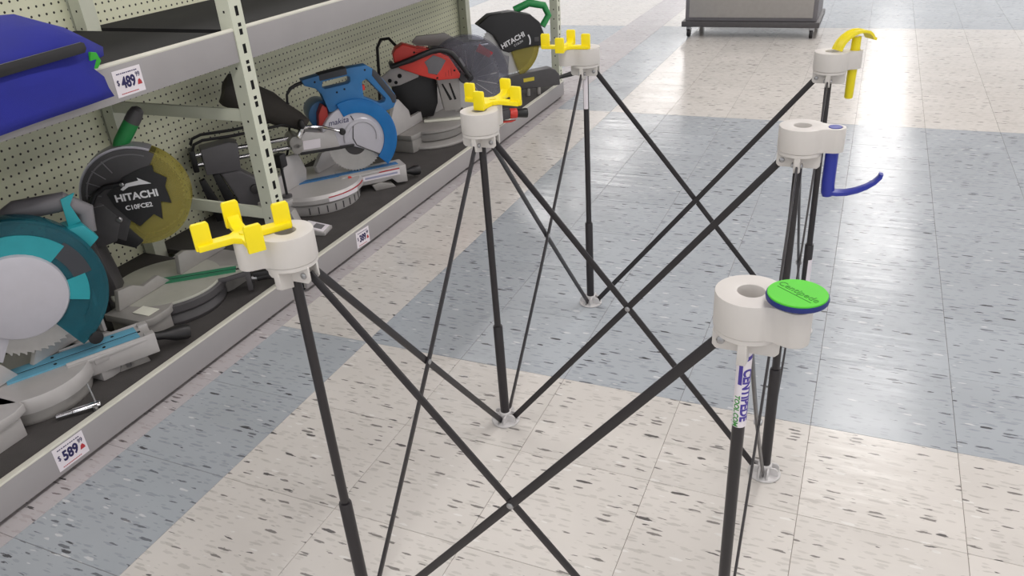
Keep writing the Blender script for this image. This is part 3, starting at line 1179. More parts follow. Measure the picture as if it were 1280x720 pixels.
MB().box(-0.035, 0.225, -0.0026, 0.0026, 0.0765, 0.0806).build('kerf_slot', M_DARK, t, smooth=0)
base_wings(t, W, -0.215, 0.235, 0.155, 0.0765, M_CAST, 0.055)
fence_part(t, W, [(-0.19, 0.077), (-0.175, 0.135), (-0.125, 0.128), (-0.092, 0.108), (-0.034, 0.114), (0.004, 0.079)], -0.004, 0.012, M_CAST)
fence_part(t, W, [(0.045, 0.077), (0.055, 0.138), (0.085, 0.140), (0.14, 0.116), (0.175, 0.122), (0.23, 0.112), (0.245, 0.077)], -0.004, 0.012, M_CAST)
MB().cyl((0.235, 0.0, 0.040), (0.262, 0.0, 0.040), 0.010, seg=14).build('handle_collar', M_SCREW, t)
knob_handle(t, (0.255, 0, 0.040), (0.36, 0.0, 0.048), 0.017, 0.022)
mb = MB()
mb.box(0.246, 0.30, -0.02, 0.02, 0.050, 0.066)
mb.build('lock_lever', M_BLACK, t, 0.004)
# paper tag clipped on the scale
tg = MB(W).box(0.055, 0.115, -0.185, -0.145, 0.0778, 0.0790).build('angle_label', M_WHITEP, t)
# pivot support and head arm
MB().prism([(-0.24, 0.0), (-0.12, 0.0), (-0.13, 0.12), (-0.155, 0.30), (-0.20, 0.31), (-0.225, 0.12)], -0.045, 0.045).build('pivot_support', M_DGREY, t, 0.006)
MB().prism([(-0.215, 0.245), (-0.17, 0.215), (-0.09, 0.235), (-0.06, 0.30), (-0.10, 0.36), (-0.19, 0.33)], -0.03, 0.045).build('head_arm', M_DGREY, t, 0.006)
MB().cyl((-0.185, -0.055, 0.285), (-0.185, 0.055, 0.285), 0.024, seg=24).build('pivot_pin', M_MGREY, t, 0.002)
GX, GZ, GR = -0.007, 0.357, 0.142
MB().prism(blade_pts(GX, GZ, 0.125, 60), -0.0012, 0.0012).build('blade', M_BLADE, t, smooth=0)
MB().sector(GX, GZ, 0.0, GR - 0.012, -118, 60, -0.026, -0.022, 40).build('guard_side', C_AMBER, t)
MB().sector(GX, GZ, GR - 0.012, GR, -118, 62, -0.026, 0.024, 40).build('guard_rim', C_AMBER, t)
g = MB().sector(GX, GZ, 0.012, GR - 0.004, 56, 244, -0.029, 0.026, 40).build('upper_guard', M_DGREY, t, 0.004)
MB().sector(GX, GZ, GR - 0.005, GR + 0.003, 62, 200, -0.024, 0.024, 40).build('guard_band', M_SILVER, t, 0.0015)
MB().sector(GX, GZ, GR - 0.020, GR - 0.016, 66, 196, -0.0305, -0.028, 40).build('rim_highlight_ridge', M_MGREY, g)
mb = MB()
for k in range(5):
    a = math.radians(118 + k * 17)
    d = Vector((math.cos(a), 0, math.sin(a)))
    c = Vector((GX, 0, GZ))
    p, q = c + d * 0.088, c + d * 0.128
    mb.cyl((p.x, -0.0295, p.z), (q.x, -0.0295, q.z), 0.0016, seg=6)
mb.build('guard_ribs', M_MGREY, g)
lab = MB().prism([(0.057, 0.443), (0.057, 0.423), (0.086, 0.401), (0.075, 0.378), (0.080, 0.327), (0.053, 0.337), (0.045, 0.284), (0.026, 0.302), (-0.019, 0.272), (-0.042, 0.298), (-0.068, 0.341),
                  (-0.078, 0.378), (-0.05, 0.398), (-0.024, 0.420), (0.022, 0.436)], -0.0325, -0.029).build('guard_label', M_BLACK, t)
YL = -0.0331
lettering('label_name', 'HITACHI', 0.0285, M_WHITEI, basis((-0.004, YL, 0.362), (1, 0, 0.02), (0, 0, 1)), lab, sx=1.02, bold=0.0009)
lettering('label_model', 'C10FCE2', 0.0185, M_WHITEI, basis((-0.006, YL, 0.331), (1, 0, 0.02), (0, 0, 1)), lab, sx=1.0, bold=0.0004)
MB().prism([(-0.040, 0.386), (-0.022, 0.401), (0.012, 0.405), (0.010, 0.413), (0.042, 0.392), (0.012, 0.393), (-0.018, 0.391), (-0.034, 0.382)], YL - 0.0003, -0.0324).build('label_arrow', M_WHITEI, lab, smooth=0)
mb = MB()
rivet(mb, (-0.067, -0.0295, 0.300), (0, -1, 0), 0.0085, 0.006)
mb.build('guard_screw', M_SCREW, t)
mb = MB()
lk = [(-0.025, 0.404), (-0.075, 0.402), (-0.105, 0.385), (-0.140, 0.335), (-0.170, 0.285)]
mb.rings([(Vector((x, -0.040, z)), 0.0072 if k < 3 else 0.0095) for k, (x, z) in enumerate(lk)], 10)
mb.build('guard_linkage', M_BLACK, t)
mb = MB()
rivet(mb, (-0.030, -0.044, 0.404), (0, -1, 0), 0.006, 0.005)
mb.build('linkage_screw', M_SCREW, t)
MB().prism([(-0.14, 0.25), (-0.05, 0.205), (-0.02, 0.225), (-0.06, 0.29), (-0.11, 0.31)], -0.028, 0.03).build('gear_case', M_BLACK, t, 0.006)
MB().cyl((-0.05, 0.03, 0.345), (-0.05, 0.17, 0.345), 0.052, 0.046, seg=28).build('motor', M_DGREY, t, 0.006)
# D handle: green grip with a dark end
mb = MB()
mb.rings([(Vector((-0.030, 0.01, 0.470)), 0.018), (Vector((-0.012, 0.01, 0.505)), 0.0200), (Vector((0.012, 0.01, 0.535)), 0.0205), (Vector((0.030, 0.01, 0.558)), 0.0202)], 20)
mb.build('handle_grip', M_GRIPG, t)
mb = MB()
mb.rings([(Vector((0.029, 0.01, 0.557)), 0.0206), (Vector((0.042, 0.01, 0.574)), 0.0204), (Vector((0.053, 0.01, 0.588)), 0.0165), (Vector((0.057, 0.01, 0.593)), 0.008)], 20)
mb.build('handle_tip', M_DGREY, t)

# ---- teal saw (leftmost)
t, W = saw('mitre_saw', 'teal mitre saw with clear teal blade guard at the near end of the shelf', -1.80, -0.60, 61.3)
MB().lathe([(0.0, 0.0), (0.126, 0.0), (0.130, 0.012), (0.125, 0.036), (0.0, 0.036)], seg=40).build('base_ring', M_CAST, t, 0.001)
MB().lathe([(0.0, 0.038), (0.140, 0.038), (0.143, 0.060), (0.138, 0.077), (0.0, 0.077)], seg=48).build('turntable', M_CASTL, t)
mb = MB()
mb.plan([(0.08, -0.055), (0.275, -0.046), (0.293, -0.040), (0.293, 0.040), (0.275, 0.046), (0.08, 0.055)], 0.068, 0.078)
mb.box(0.08, 0.290, -0.046, -0.041, 0.026, 0.0845)
mb.box(0.08, 0.290, 0.041, 0.046, 0.026, 0.0845)
mb.box(0.272, 0.296, -0.0455, -0.022, 0.026, 0.0845)
mb.box(0.272, 0.296, 0.022, 0.0455, 0.026, 0.0845)
mb.build('front_arm', M_CASTL, t, 0.0025)
for s in (-1, 1):
    MB().box(-0.05, 0.262, min(s * 0.0025, s * 0.034), max(s * 0.0025, s * 0.034), 0.076, 0.0815).build('kerf_insert', M_TEALB, t, 0.0006)
MB().box(-0.05, 0.270, -0.0026, 0.0026, 0.076, 0.0805).build('kerf_slot', M_DARK, t, smooth=0)
mb = MB()
for x, y in ((0.175, -0.022), (0.205, 0.020), (0.06, -0.02), (0.06, 0.02)):
    mb.cyl((x, y, 0.081), (x, y, 0.0822), 0.0042, seg=10)
mb.build('insert_screws', M_DARK, t)
base_wings(t, W, -0.24, 0.215, 0.15, 0.077, M_CASTL, 0.05)
fence_part(t, W, [(-0.24, 0.078), (-0.24, 0.13), (-0.05, 0.13), (-0.02, 0.079)], -0.02, -0.004, M_CASTL)
fence_part(t, W, [(0.02, 0.079), (0.05, 0.13), (0.19, 0.13), (0.19, 0.078)], -0.02, -0.004, M_CASTL)
knob_handle(t, (0.296, 0, 0.052), (0.39, 0, 0.030), 0.016, 0.021)
MB().prism([(0.19, 0.0), (0.27, 0.0), (0.262, 0.022), (0.20, 0.024)], -0.03, 0.01).build('arm_foot', M_CAST, t, 0.003)
MB().cyl((0.215, -0.035, 0.012), (0.215, -0.035, 0.027), 0.007, seg=12).build('levelling_bolt', M_SCREW, t)
GX, GZ, GR = 0.045, 0.280, 0.190
MB().prism(blade_pts(GX, GZ - 0.01, 0.152, 60), -0.0013, 0.0013).build('blade', M_BLADE, t, smooth=0)
MB().sector(GX, GZ, 0.10, GR - 0.008, -62, 150, -0.030, -0.026, 44).build('guard_side', C_TEAL, t)
MB().sector(GX, GZ, GR - 0.008, GR, -62, 150, -0.030, 0.026, 44).build('guard_rim', C_TEAL, t, 0.001)
MB().sector(GX, GZ, GR - 0.042, GR - 0.038, -40, 150, -0.0318, -0.0295, 40).build('guard_ridge', C_TEAL, t)
# opaque teal apron with the notched dark window, and the silver hub cover
MB().sector(GX, GZ, 0.095, 0.155, 38, 150, -0.0335, -0.0305, 26).build('guard_apron', M_TEAL, t)
MB().sector(GX, GZ, 0.095, 0.146, -22, 6, -0.0335, -0.0305, 12).build('guard_apron', M_TEAL, t)
MB().sector(GX, GZ, 0.120, 0.162, 6, 40, -0.0325, -0.0305, 12).build('guard_window', M_MAKD, t)
MB().lathe([(0.0, -0.046), (0.086, -0.046), (0.103, -0.041), (0.107, -0.034), (0.107, -0.028), (0.0, -0.028)], (GX - 0.004, 0, GZ + 0.004), 44, 'y').build('hub_cover', M_SILVER, t)
MB().cyl((0.165, -0.030, 0.118), (0.165, 0.022, 0.118), 0.018, seg=20).build('guard_pivot', M_BLACK, t, 0.002)
MB().sector(GX, GZ, 0.02, GR - 0.02, 100, 240, -0.024, 0.030, 36).build('upper_guard', M_SILVER, t, 0.004)
MB().prism([(-0.26, 0.0), (-0.14, 0.0), (-0.13, 0.20), (-0.06, 0.30), (-0.10, 0.36), (-0.22, 0.30)], -0.045, 0.045).build('pivot_support', M_CASTL, t, 0.006)
MB().cyl((0.0, 0.035, 0.33), (0.0, 0.19, 0.36), 0.056, 0.050, seg=28).build('motor', M_TEAL, t, 0.006)
mb = MB()
mb.rings([(Vector((0.02, 0.09, 0.40)), 0.03), (Vector((0.11, 0.07, 0.455)), 0.026), (Vector((0.205, 0.05, 0.455)), 0.024), (Vector((0.245, 0.05, 0.42)), 0.022), (Vector((0.235, 0.04, 0.37)), 0.020)], 18)
mb.build('handle', M_MGREY, t)
MB().prism([(0.195, 0.40), (0.225, 0.405), (0.214, 0.452), (0.232, 0.478), (0.198, 0.47)], 0.020, 0.026).build('handle_trim', M_TEAL, t, 0.001)
MB().prism([(0.15, 0.40), (0.225, 0.402), (0.250, 0.36), (0.21, 0.33), (0.14, 0.36)], 0.0, 0.07).build('handle_base', M_TEAL, t, 0.005)
mb = MB(W)
mb.box(0.02, 0.035, 0.205, 0.215, 0.08, 0.23)
mb.build('stop_rod', M_CASTL, t, 0.002)

# ---- blue and silver slide saw (middle)
t, W = saw('slide_mitre_saw', 'silver slide mitre saw with blue handle and blue guard behind the rack upright', -1.93, 0.72, 48.8)
CX = 0.03
MB().lathe([(0.0, 0.0), (0.172, 0.0), (0.174, 0.004), (0.174, 0.036), (0.168, 0.040), (0.0, 0.040)], (CX, 0, 0), 56).build('base_ring', M_CASTL, t, 0.001)
mb = MB()
for k in range(18):
    m = Matrix.Translation((CX, 0, 0)) @ Matrix.Rotation(math.radians(-110 + k * 11), 4, 'Z')
    mb.box(0.1725, 0.1755, -0.0022, 0.0022, 0.006, 0.032, m)
mb.build('base_ribs', M_DGREY, t, smooth=0)['kind'] = 'stuff'
MB().lathe([(0.0, 0.041), (0.176, 0.041), (0.192, 0.050), (0.192, 0.066), (0.182, 0.078), (0.0, 0.078)], (CX, 0, 0), 56).build('turntable', M_CASTL, t)
MB().lathe([(0.190, 0.0505), (0.1932, 0.0505), (0.1932, 0.0655), (0.190, 0.0655)], (CX, 0, 0), 18, 'z', math.radians(-86), math.radians(-44)).build('warning_label', M_PAPER, t)
MB().lathe([(0.190, 0.0658), (0.1934, 0.0658), (0.1934, 0.069), (0.190, 0.069)], (CX, 0, 0), 24, 'z', math.radians(-86), math.radians(-24)).build('red_stripe', M_INKR, t)
mb = MB()
mb.plan([(0.13, -0.050), (0.38, -0.040), (0.398, -0.034), (0.398, 0.034), (0.38, 0.040), (0.13, 0.050)], 0.068, 0.080)
mb.prism([(0.175, 0.030), (0.30, 0.030), (0.335, 0.034), (0.355, 0.012), (0.398, 0.010), (0.398, 0.0805), (0.175, 0.0805)], -0.0425, -0.037)
mb.prism([(0.175, 0.030), (0.30, 0.030), (0.335, 0.034), (0.355, 0.012), (0.398, 0.010), (0.398, 0.0805), (0.175, 0.0805)], 0.037, 0.0425)
mb.box(0.392, 0.399, -0.04, 0.04, 0.010, 0.080)
mb.build('front_arm', M_CASTL, t, 0.0025)
MB().box(0.215, 0.370, -0.0436, -0.0424, 0.046, 0.068).build('arm_label', M_PAPER, t, smooth=0)
MB().box(0.215, 0.370, -0.0438, -0.0425, 0.069, 0.0735).build('arm_red_line', M_INKR, t, smooth=0)
MB().box(0.225, 0.360, -0.0439, -0.0430, 0.052, 0.060).build('arm_print', mat('lavender_print', (158, 160, 186), 0.5), t, smooth=0)
MB().prism([(0.158, 0.040), (0.170, 0.040), (0.170, 0.082), (0.158, 0.082)], -0.060, -0.043).build('pointer', M_RED, t, 0.001)
for s in (-1, 1):
    MB().box(-0.05, 0.375, min(s * 0.002, s * 0.014), max(s * 0.002, s * 0.014), 0.077, 0.0822).build('kerf_insert', M_MAKB, t, 0.0006)
MB().box(-0.05, 0.375, -0.0021, 0.0021, 0.078, 0.0814).build('kerf_slot', M_DARK, t, smooth=0)
MB().prism([(0.26, 0.0), (0.345, 0.0), (0.335, 0.014), (0.285, 0.030), (0.25, 0.024)], -0.05, 0.03).build('arm_foot', M_CAST, t, 0.003)
knob_handle(t, (0.398, 0.005, 0.036), (0.47, 0.005, 0.030), 0.014, 0.020)
base_wings(t, W, -0.225, 0.26, 0.11, 0.0775, M_CASTL, 0.005)
fence_part(t, W, [(-0.20, 0.078), (-0.17, 0.14), (-0.105, 0.15), (-0.078, 0.205), (0.00, 0.195), (0.03, 0.120), (0.02, 0.079)], -0.022, -0.006, M_CASTL)
fence_part(t, W, [(0.10, 0.079), (0.09, 0.11), (0.14, 0.15), (0.23, 0.14), (0.25, 0.078)], -0.022, -0.006, M_CASTL)
# column, rails and bearing block behind the head
for z in (0.226, 0.262):
    MB().cyl((-0.37, -0.005, z - 0.0), (0.03, -0.005, z + 0.0), 0.0085, seg=16).build('slide_rail', M_CHROME, t)
MB().prism([(-0.345, 0.190), (-0.225, 0.186), (-0.215, 0.285), (-0.245, 0.295), (-0.345, 0.285)], -0.035, 0.04).build('rail_carriage', M_MGREY, t, 0.004)
MB().box(-0.385, -0.365, -0.03, 0.03, 0.205, 0.285).build('rail_end_cap', M_BLACK, t, 0.005)
mb = MB()
mb.prism([(-0.300, 0.187), (-0.230, 0.187), (-0.165, 0.130), (-0.150, 0.075), (-0.155, 0.0), (-0.27, 0.0), (-0.262, 0.08)], -0.030, 0.03)
mb.build('column', M_MGREY, t, 0.012, 3)
MB().cyl((-0.190, -0.042, 0.105), (-0.190, 0.040, 0.105), 0.018, seg=20).build('bevel_bolt', M_DGREY, t, 0.002)
MB().prism([(-0.325, 0.180), (-0.300, 0.185), (-0.262, 0.06), (-0.225, 0.0), (-0.29, 0.0)], -0.018, 0.012).build('bevel_stop', M_BLACK, t, 0.003)
MB().prism([(-0.375, 0.165), (-0.355, 0.170), (-0.315, 0.05), (-0.30, 0.0), (-0.35, 0.0)], -0.012, 0.012).build('rear_stand', M_BLACK, t, 0.003)
# blade, silver guard, blue clear guard
GX, GZ = 0.222, 0.214
MB().prism(blade_pts(0.219, 0.192, 0.110, 56), -0.0012, 0.0012).build('blade', M_BLADE, t, smooth=0)
MB().cyl((0.219, -0.004, 0.192), (0.219, 0.004, 0.192), 0.044, seg=28).build('blade_flange', M_DGREY, t, 0.001)
R1 = 0.142
half = arc(GX, GZ, R1, 180, 24, 22) + [(GX + 0.132, GZ + 0.02), (GX + 0.128, GZ - 0.035), (GX + 0.10, GZ - 0.085), (GX + 0.04, GZ - 0.050), (GX - 0.02, GZ - 0.022), (GX - 0.10, GZ - 0.015)]
MB().prism(half, -0.034, 0.026).build('upper_guard', M_SILVER, t, 0.008, 3)
MB().lathe([(0.058, -0.0385), (0.070, -0.0385), (0.075, -0.034), (0.054, -0.034)], (GX + 0.02, 0, GZ + 0.01), 40, 'y', math.radians(-20), math.radians(190)).build('guard_moulding', M_SILVER, t)
mb = MB()
sm = [(GX - 0.012, GZ + 0.098), (GX - 0.002, GZ + 0.076), (GX - 0.010, GZ + 0.05), (GX - 0.016, GZ + 0.01), (GX - 0.006, GZ - 0.018), (GX + 0.03, GZ - 0.042), (GX + 0.08, GZ - 0.072)]
mb.rings([(Vector((x, -0.0345, z)), 0.0022) for x, z in sm], 8)
mb.build('guard_seam', M_DGREY, t)
lettering('guard_name', 'makita', 0.030, M_INK, basis((GX - 0.062, -0.0347, GZ + 0.084), (1, 0, 0.05), (0, 0, 1)), t, shear=0.25)
MB().sector(GX, GZ, 0.106, 0.158, -48, 112, -0.040, -0.030, 44).build('lower_guard', C_BLUE, t, 0.002)
MB().sector(GX, GZ, 0.148, 0.158, -48, 112, -0.030, 0.026, 44).build('lower_guard_rim', C_BLUE, t, 0.001)
MB().prism([(0.0, 0.264), (0.030, 0.285), (0.095, 0.268), (0.135, 0.285), (0.15, 0.20), (0.084, 0.203), (0.0, 0.205), (-0.008, 0.235)], -0.042, 0.03).build('gear_housing', M_CASTL, t, 0.005)
MB().prism([(0.012, 0.218), (0.075, 0.216), (0.080, 0.250), (0.014, 0.252)], -0.0434, -0.0418).build('housing_label', M_PAPER, t, smooth=0)
MB().prism([(-0.002, 0.200), (0.15, 0.194), (0.205, 0.196), (0.205, 0.203), (0.084, 0.208), (0.0, 0.211), (-0.008, 0.207)], -0.044, 0.0).build('housing_edge', M_BLACK, t, 0.001)
mb = MB()
mb.cyl((-0.012, -0.05, 0.252), (-0.012, 0.05, 0.252), 0.024, seg=20)
mb.cyl((-0.012, -0.05, 0.228), (-0.012, 0.05, 0.228), 0.020, seg=20)
mb.build('rail_clamp', M_CAST, t, 0.002)
mb = MB()
mb.rings([(Vector((0.0, -0.055, 0.272)), 0.010), (Vector((0.020, -0.058, 0.306)), 0.009), (Vector((0.05, -0.060, 0.304)), 0.007), (Vector((0.09, -0.062, 0.297)), 0.006), (Vector((0.13, -0.064, 0.280)), 0.0055), (Vector((0.158, -0.064, 0.267)), 0.006)], 10)
mb.build('release_lever', M_CHROME, t)
MB().lathe([(0.0, -0.075), (0.008, -0.075), (0.0125, -0.070), (0.0125, -0.058), (0.0, -0.056)], (0.162, 0, 0.266), 20, 'y').build('lever_knob', M_BLACK, t)
MB().lathe([(0.0, -0.012), (0.010, -0.012), (0.014, 0.0), (0.012, 0.015), (0.006, 0.022), (0.0, 0.022)], (0.018, -0.058, 0.315), 16).build('lock_knob', M_BLACK, t)
# handle body with two openings, built as a frame of prisms
hb = MB()
# outline traced clockwise, with a long grip slot and a triangular finger opening cut through
outer = [(0.054, 0.468), (0.118, 0.476), (0.237, 0.486), (0.302, 0.486), (0.326, 0.468), (0.362, 0.420), (0.398, 0.362), (0.400, 0.335), (0.386, 0.312), (0.355, 0.303), (0.30, 0.312), (0.225, 0.362), (0.172, 0.338), (0.135, 0.335), (0.118, 0.405), (0.100, 0.430), (0.060, 0.447)]
hole1 = [(0.124, 0.431), (0.129, 0.451), (0.222, 0.458), (0.233, 0.452), (0.231, 0.435), (0.222, 0.429), (0.134, 0.424)]
hole2 = [(0.274, 0.372), (0.276, 0.428), (0.295, 0.436), (0.358, 0.352), (0.352, 0.338), (0.335, 0.336)]


def holed(mb, loops, y0, y1):
    bm = mb.bm
    rings = []
    for y in (y0, y1):
        es, lo = [], []
        for ps in loops:
            vs = [mb.v((x, y, z)) for x, z in ps]
            lo.append(vs)
            for q in range(len(vs)):
                es.append(bm.edges.new((vs[q], vs[(q + 1) % len(vs)])))
        bmesh.ops.triangle_fill(bm, edges=es, use_beauty=True)
        rings.append(lo)
    for q in range(len(loops)):
        A, B = rings[0][q], rings[1][q]
        for k in range(len(A)):
            l = (k + 1) % len(A)
            mb.poly([A[k], A[l], B[l], B[k]])
    return mb


holed(hb, [outer, hole1, hole2], -0.026, 0.026)
hb.build('handle', M_MAKB, t, 0.004, 2)
MB().prism([(0.118, 0.455), (0.225, 0.463), (0.225, 0.4885), (0.118, 0.4785)], -0.0275, 0.0275).build('carry_grip', M_MAKD, t, 0.004)
MB().prism([(0.322, 0.470), (0.334, 0.462), (0.402, 0.352), (0.394, 0.326), (0.382, 0.330), (0.376, 0.350), (0.316, 0.445)], -0.0275, 0.0275).build('trigger_grip', M_MAKD, t, 0.004)
MB().box(0.268, 0.288, -0.010, 0.010, 0.392, 0.412).build('trigger', M_RED, t, 0.002)
mb = MB()
for x, z in ((0.10, 0.455), (0.293, 0.470), (0.175, 0.405), (0.388, 0.335), (0.205, 0.412)):
    rivet(mb, (x, -0.0255, z), (0, -1, 0), 0.0040, 0.001)
mb.build('handle_screws', M_DARK, t)['kind'] = 'stuff'
MB().cyl((0.12, 0.03, 0.315), (0.12, 0.15, 0.315), 0.055, 0.05, seg=28).build('motor', M_MAKB, t, 0.006)
MB().prism([(0.088, 0.275), (0.128, 0.290), (0.132, 0.352), (0.115, 0.365), (0.095, 0.330)], -0.015, 0.03).build('motor_shroud', M_REDB, t, 0.004)
mb = MB()
mb.rings([(Vector(p), 0.0065 if k < 3 else 0.0045) for k, p in enumerate([(0.062, 0, 0.456), (0.035, 0, 0.450), (0.012, 0.0, 0.440), (-0.004, 0.0, 0.420), (-0.008, 0.004, 0.385), (-0.006, 0.03, 0.33), (-0.02, 0.07, 0.22), (-0.06, 0.10, 0.10), (-0.10, 0.11, 0.012)])], 10)
mb.build('power_cord', M_BLACK, t)
# dust bag on the exhaust port
mb = MB()
pth = [((0.045, -0.01, 0.300), 0.022), ((0.015, 0.0, 0.322), 0.034), ((-0.03, 0.01, 0.348), 0.047), ((-0.08, 0.02, 0.385), 0.056), ((-0.14, 0.03, 0.425), 0.060), ((-0.195, 0.035, 0.462), 0.062), ((-0.212, 0.037, 0.472), 0.058), ((-0.216, 0.037, 0.474), 0.03)]
mb.rings([(Vector(p), r) for p, r in pth], 18)
for v in mb.bm.verts:
    v.co += Vector((0.004 * math.sin(60 * v.co.z), 0.004 * math.sin(70 * v.co.x), 0.004 * math.sin(55 * v.co.x + 3)))
mb.build('dust_bag', M_BAGD, t, smooth=50)
mb = MB()
for dz, y in ((0.0, -0.02), (0.012, 0.015)):
    mb.rings([(Vector(p), 0.0055) for p in [(-0.372, y, 0.285 + dz), (-0.362, y, 0.305 + dz), (-0.33, y, 0.315 + dz), (-0.22, y, 0.312 + dz), (-0.12, y, 0.316 + dz), (-0.03, y, 0.320 + dz), (0.0, y, 0.300 + dz)]], 8)
mb.build('rail_cable', M_BLACK, t)
# vertical vise clamp on the left wing
vc = MB(W)
vc.cyl((0.03, -0.15, 0.07), (0.03, -0.15, 0.245), 0.0052, seg=12)
vc.build('vise_rod', M_BLACK, t)
vk = MB(W)
vk.box(0.012, 0.048, -0.168, -0.132, 0.195, 0.245)
vk.build('vise_knob', M_BLACK, t, 0.006)
vp = MB(W)
vp.lathe([(0.0, 0.0775), (0.018, 0.0775), (0.018, 0.087), (0.0, 0.090)], (0.03, -0.15, 0), 20)
vp.build('vise_foot', M_DGREY, t)

# ---- red saw with clear guard
t, W = saw('mitre_saw', 'red mitre saw with black bar handle and clear round blade guard', -1.855, 1.568, 35)
MB().lathe([(0.0, 0.0), (0.195, 0.0), (0.198, 0.006), (0.196, 0.014), (0.176, 0.024), (0.0, 0.030)], (0.01, 0, 0), 56).build('base_ring', M_CAST, t, 0.001)
MB().lathe([(0.0, 0.030), (0.162, 0.030), (0.166, 0.036), (0.166, 0.062), (0.178, 0.070), (0.178, 0.079), (0.172, 0.083), (0.0, 0.083)], (0.01, 0, 0), 56).build('turntable', M_CAST, t)
mb = MB()
mb.plan([(0.13, -0.048), (0.30, -0.036), (0.335, -0.030), (0.335, 0.030), (0.30, 0.036), (0.13, 0.048)], 0.030, 0.082)
mb.build('front_arm', M_CAST, t, 0.006)
MB().prism([(0.33, 0.040), (0.40, 0.048), (0.40, 0.092), (0.33, 0.086)], -0.022, 0.022).build('detent_housing', M_DGREY, t, 0.006)
MB().cyl((0.400, 0, 0.068), (0.436, 0, 0.066), 0.024, seg=24).build('red_collar', M_RED, t, 0.004)
MB().cyl((0.432, 0, 0.066), (0.488, 0, 0.062), 0.020, 0.024, seg=20).build('mitre_handle', M_BLACK, t, 0.006)
MB().prism([(0.34, 0.028), (0.405, 0.026), (0.43, 0.034), (0.405, 0.034), (0.345, 0.037)], -0.008, 0.008).build('detent_lever', M_RED, t, 0.002)
base_wings(t, W, -0.235, 0.26, 0.12, 0.082, M_CAST, 0.0)
fence_part(t, W, [(-0.30, 0.083), (-0.30, 0.135), (-0.235, 0.225), (-0.20, 0.235), (-0.125, 0.165), (-0.115, 0.13), (-0.02, 0.13), (-0.01, 0.084)], -0.03, -0.012, M_CASTL)
fence_part(t, W, [(0.04, 0.084), (0.04, 0.19), (0.10, 0.205), (0.21, 0.20), (0.28, 0.14), (0.28, 0.083)], -0.03, -0.012, M_CASTL)
GX, GZ, GR = 0.215, 0.262, 0.188
MB().prism(blade_pts(GX, GZ, 0.150, 60), -0.0013, 0.0013).build('blade', M_BLADE, t, smooth=0)
MB().sector(GX, GZ, 0.0, GR - 0.006, -70, 150, -0.036, -0.033, 48).build('guard_side', C_CLEAR, t)
MB().sector(GX, GZ, GR - 0.006, GR, -70, 150, -0.036, 0.036, 48).build('guard_rim', C_CLEAR, t, 0.001)
MB().sector(GX, GZ, 0.0, GR - 0.006, -70, 150, 0.033, 0.036, 48).build('guard_far_side', C_CLEAR, t)
mb = MB()
for k in range(9):
    a = math.radians(-60 + k * 22)
    d = Vector((math.cos(a), 0, math.sin(a)))
    p, q = Vector((GX, -0.037, GZ)) + d * 0.04, Vector((GX, -0.037, GZ)) + d * 0.13
    mb.cyl(p, q, 0.0014, seg=6)
mb.build('guard_spokes', M_CASTL, t)
MB().lathe([(0.0, -0.044), (0.030, -0.044), (0.036, -0.038), (0.036, -0.033), (0.0, -0.033)], (GX - 0.015, 0, GZ + 0.015), 28, 'y').build('guard_hub', M_DGREY, t)
MB().prism([(GX + 0.06, GZ + 0.15), (GX + 0.12, GZ + 0.105), (GX + 0.10, GZ + 0.085), (GX + 0.04, GZ + 0.12)], -0.0372, -0.0362).build('guard_label', M_INKR, t, smooth=0)
MB().prism([(0.115, 0.392), (0.16, 0.42), (0.235, 0.428), (0.315, 0.395), (0.335, 0.30), (0.29, 0.25), (0.20, 0.27), (0.16, 0.33)], -0.054, -0.050).build('guard_lens', C_CLEAR, t, 0.001)
red = [(-0.122, 0.42), (-0.108, 0.441), (-0.075, 0.458), (-0.012, 0.434), (0.026, 0.423), (0.079, 0.400), (0.128, 0.374), (0.168, 0.302), (0.162, 0.283), (0.067, 0.285), (-0.01, 0.313), (-0.096, 0.353), (-0.12, 0.381)]
mo = MB().prism(red, -0.105, -0.040).build('motor_housing', M_RED, t, 0.008, 3)
MB().prism([(0.012, 0.372), (0.055, 0.398), (0.085, 0.385), (0.108, 0.370), (0.082, 0.332), (0.062, 0.312), (0.024, 0.322), (0.024, 0.345)], -0.1075, -0.104).build('motor_panel', M_MGREY, mo, 0.001)
mb = MB()
for k in range(4):
    mb.box(-0.095, -0.045, -0.1062, -0.1045, 0.405 + k * 0.009, 0.4085 + k * 0.009, Matrix.Translation((-0.0, 0, 0)) @ Matrix.Rotation(0.18, 4, 'Y'))
for k in range(3):
    mb.box(0.10 + k * 0.013, 0.1025 + k * 0.013, -0.1062, -0.1045, 0.300, 0.318 + k * 0.008)
mb.build('cooling_slots', M_REDB, mo, smooth=0)
mb = MB()
for x, z in ((-0.028, 0.418), (0.062, 0.297), (0.142, 0.322), (0.06, 0.315)):
    rivet(mb, (x, -0.1045, z), (0, -1, 0), 0.0048, 0.0015)
mb.build('housing_screws', M_DARK, mo)
mb = MB()
bar = [(-0.132, 0.371), (-0.090, 0.381), (-0.043, 0.392), (0.005, 0.407), (0.046, 0.418), (0.080, 0.421), (0.110, 0.414), (0.136, 0.398), (0.155, 0.373), (0.180, 0.333), (0.206, 0.288)]
mb.rings([(Vector((x, -0.120, z)), 0.0128 if 1 < k < 9 else 0.0112) for k, (x, z) in enumerate(bar)], 14)
mb.build('bar_handle', M_BLACK, t)
MB().cyl((-0.132, -0.12, 0.371), (-0.132, -0.04, 0.371), 0.011, seg=14).build('bar_mount', M_BLACK, t, 0.002)
MB().cyl((0.208, -0.12, 0.286), (0.208, -0.036, 0.286), 0.016, seg=16).build('bar_mount', M_BLACK, t, 0.002)
MB().prism([(0.162, 0.375), (0.170, 0.382), (0.190, 0.345), (0.182, 0.338)], -0.1345, -0.131).build('grip_badge', M_MGREY, t)
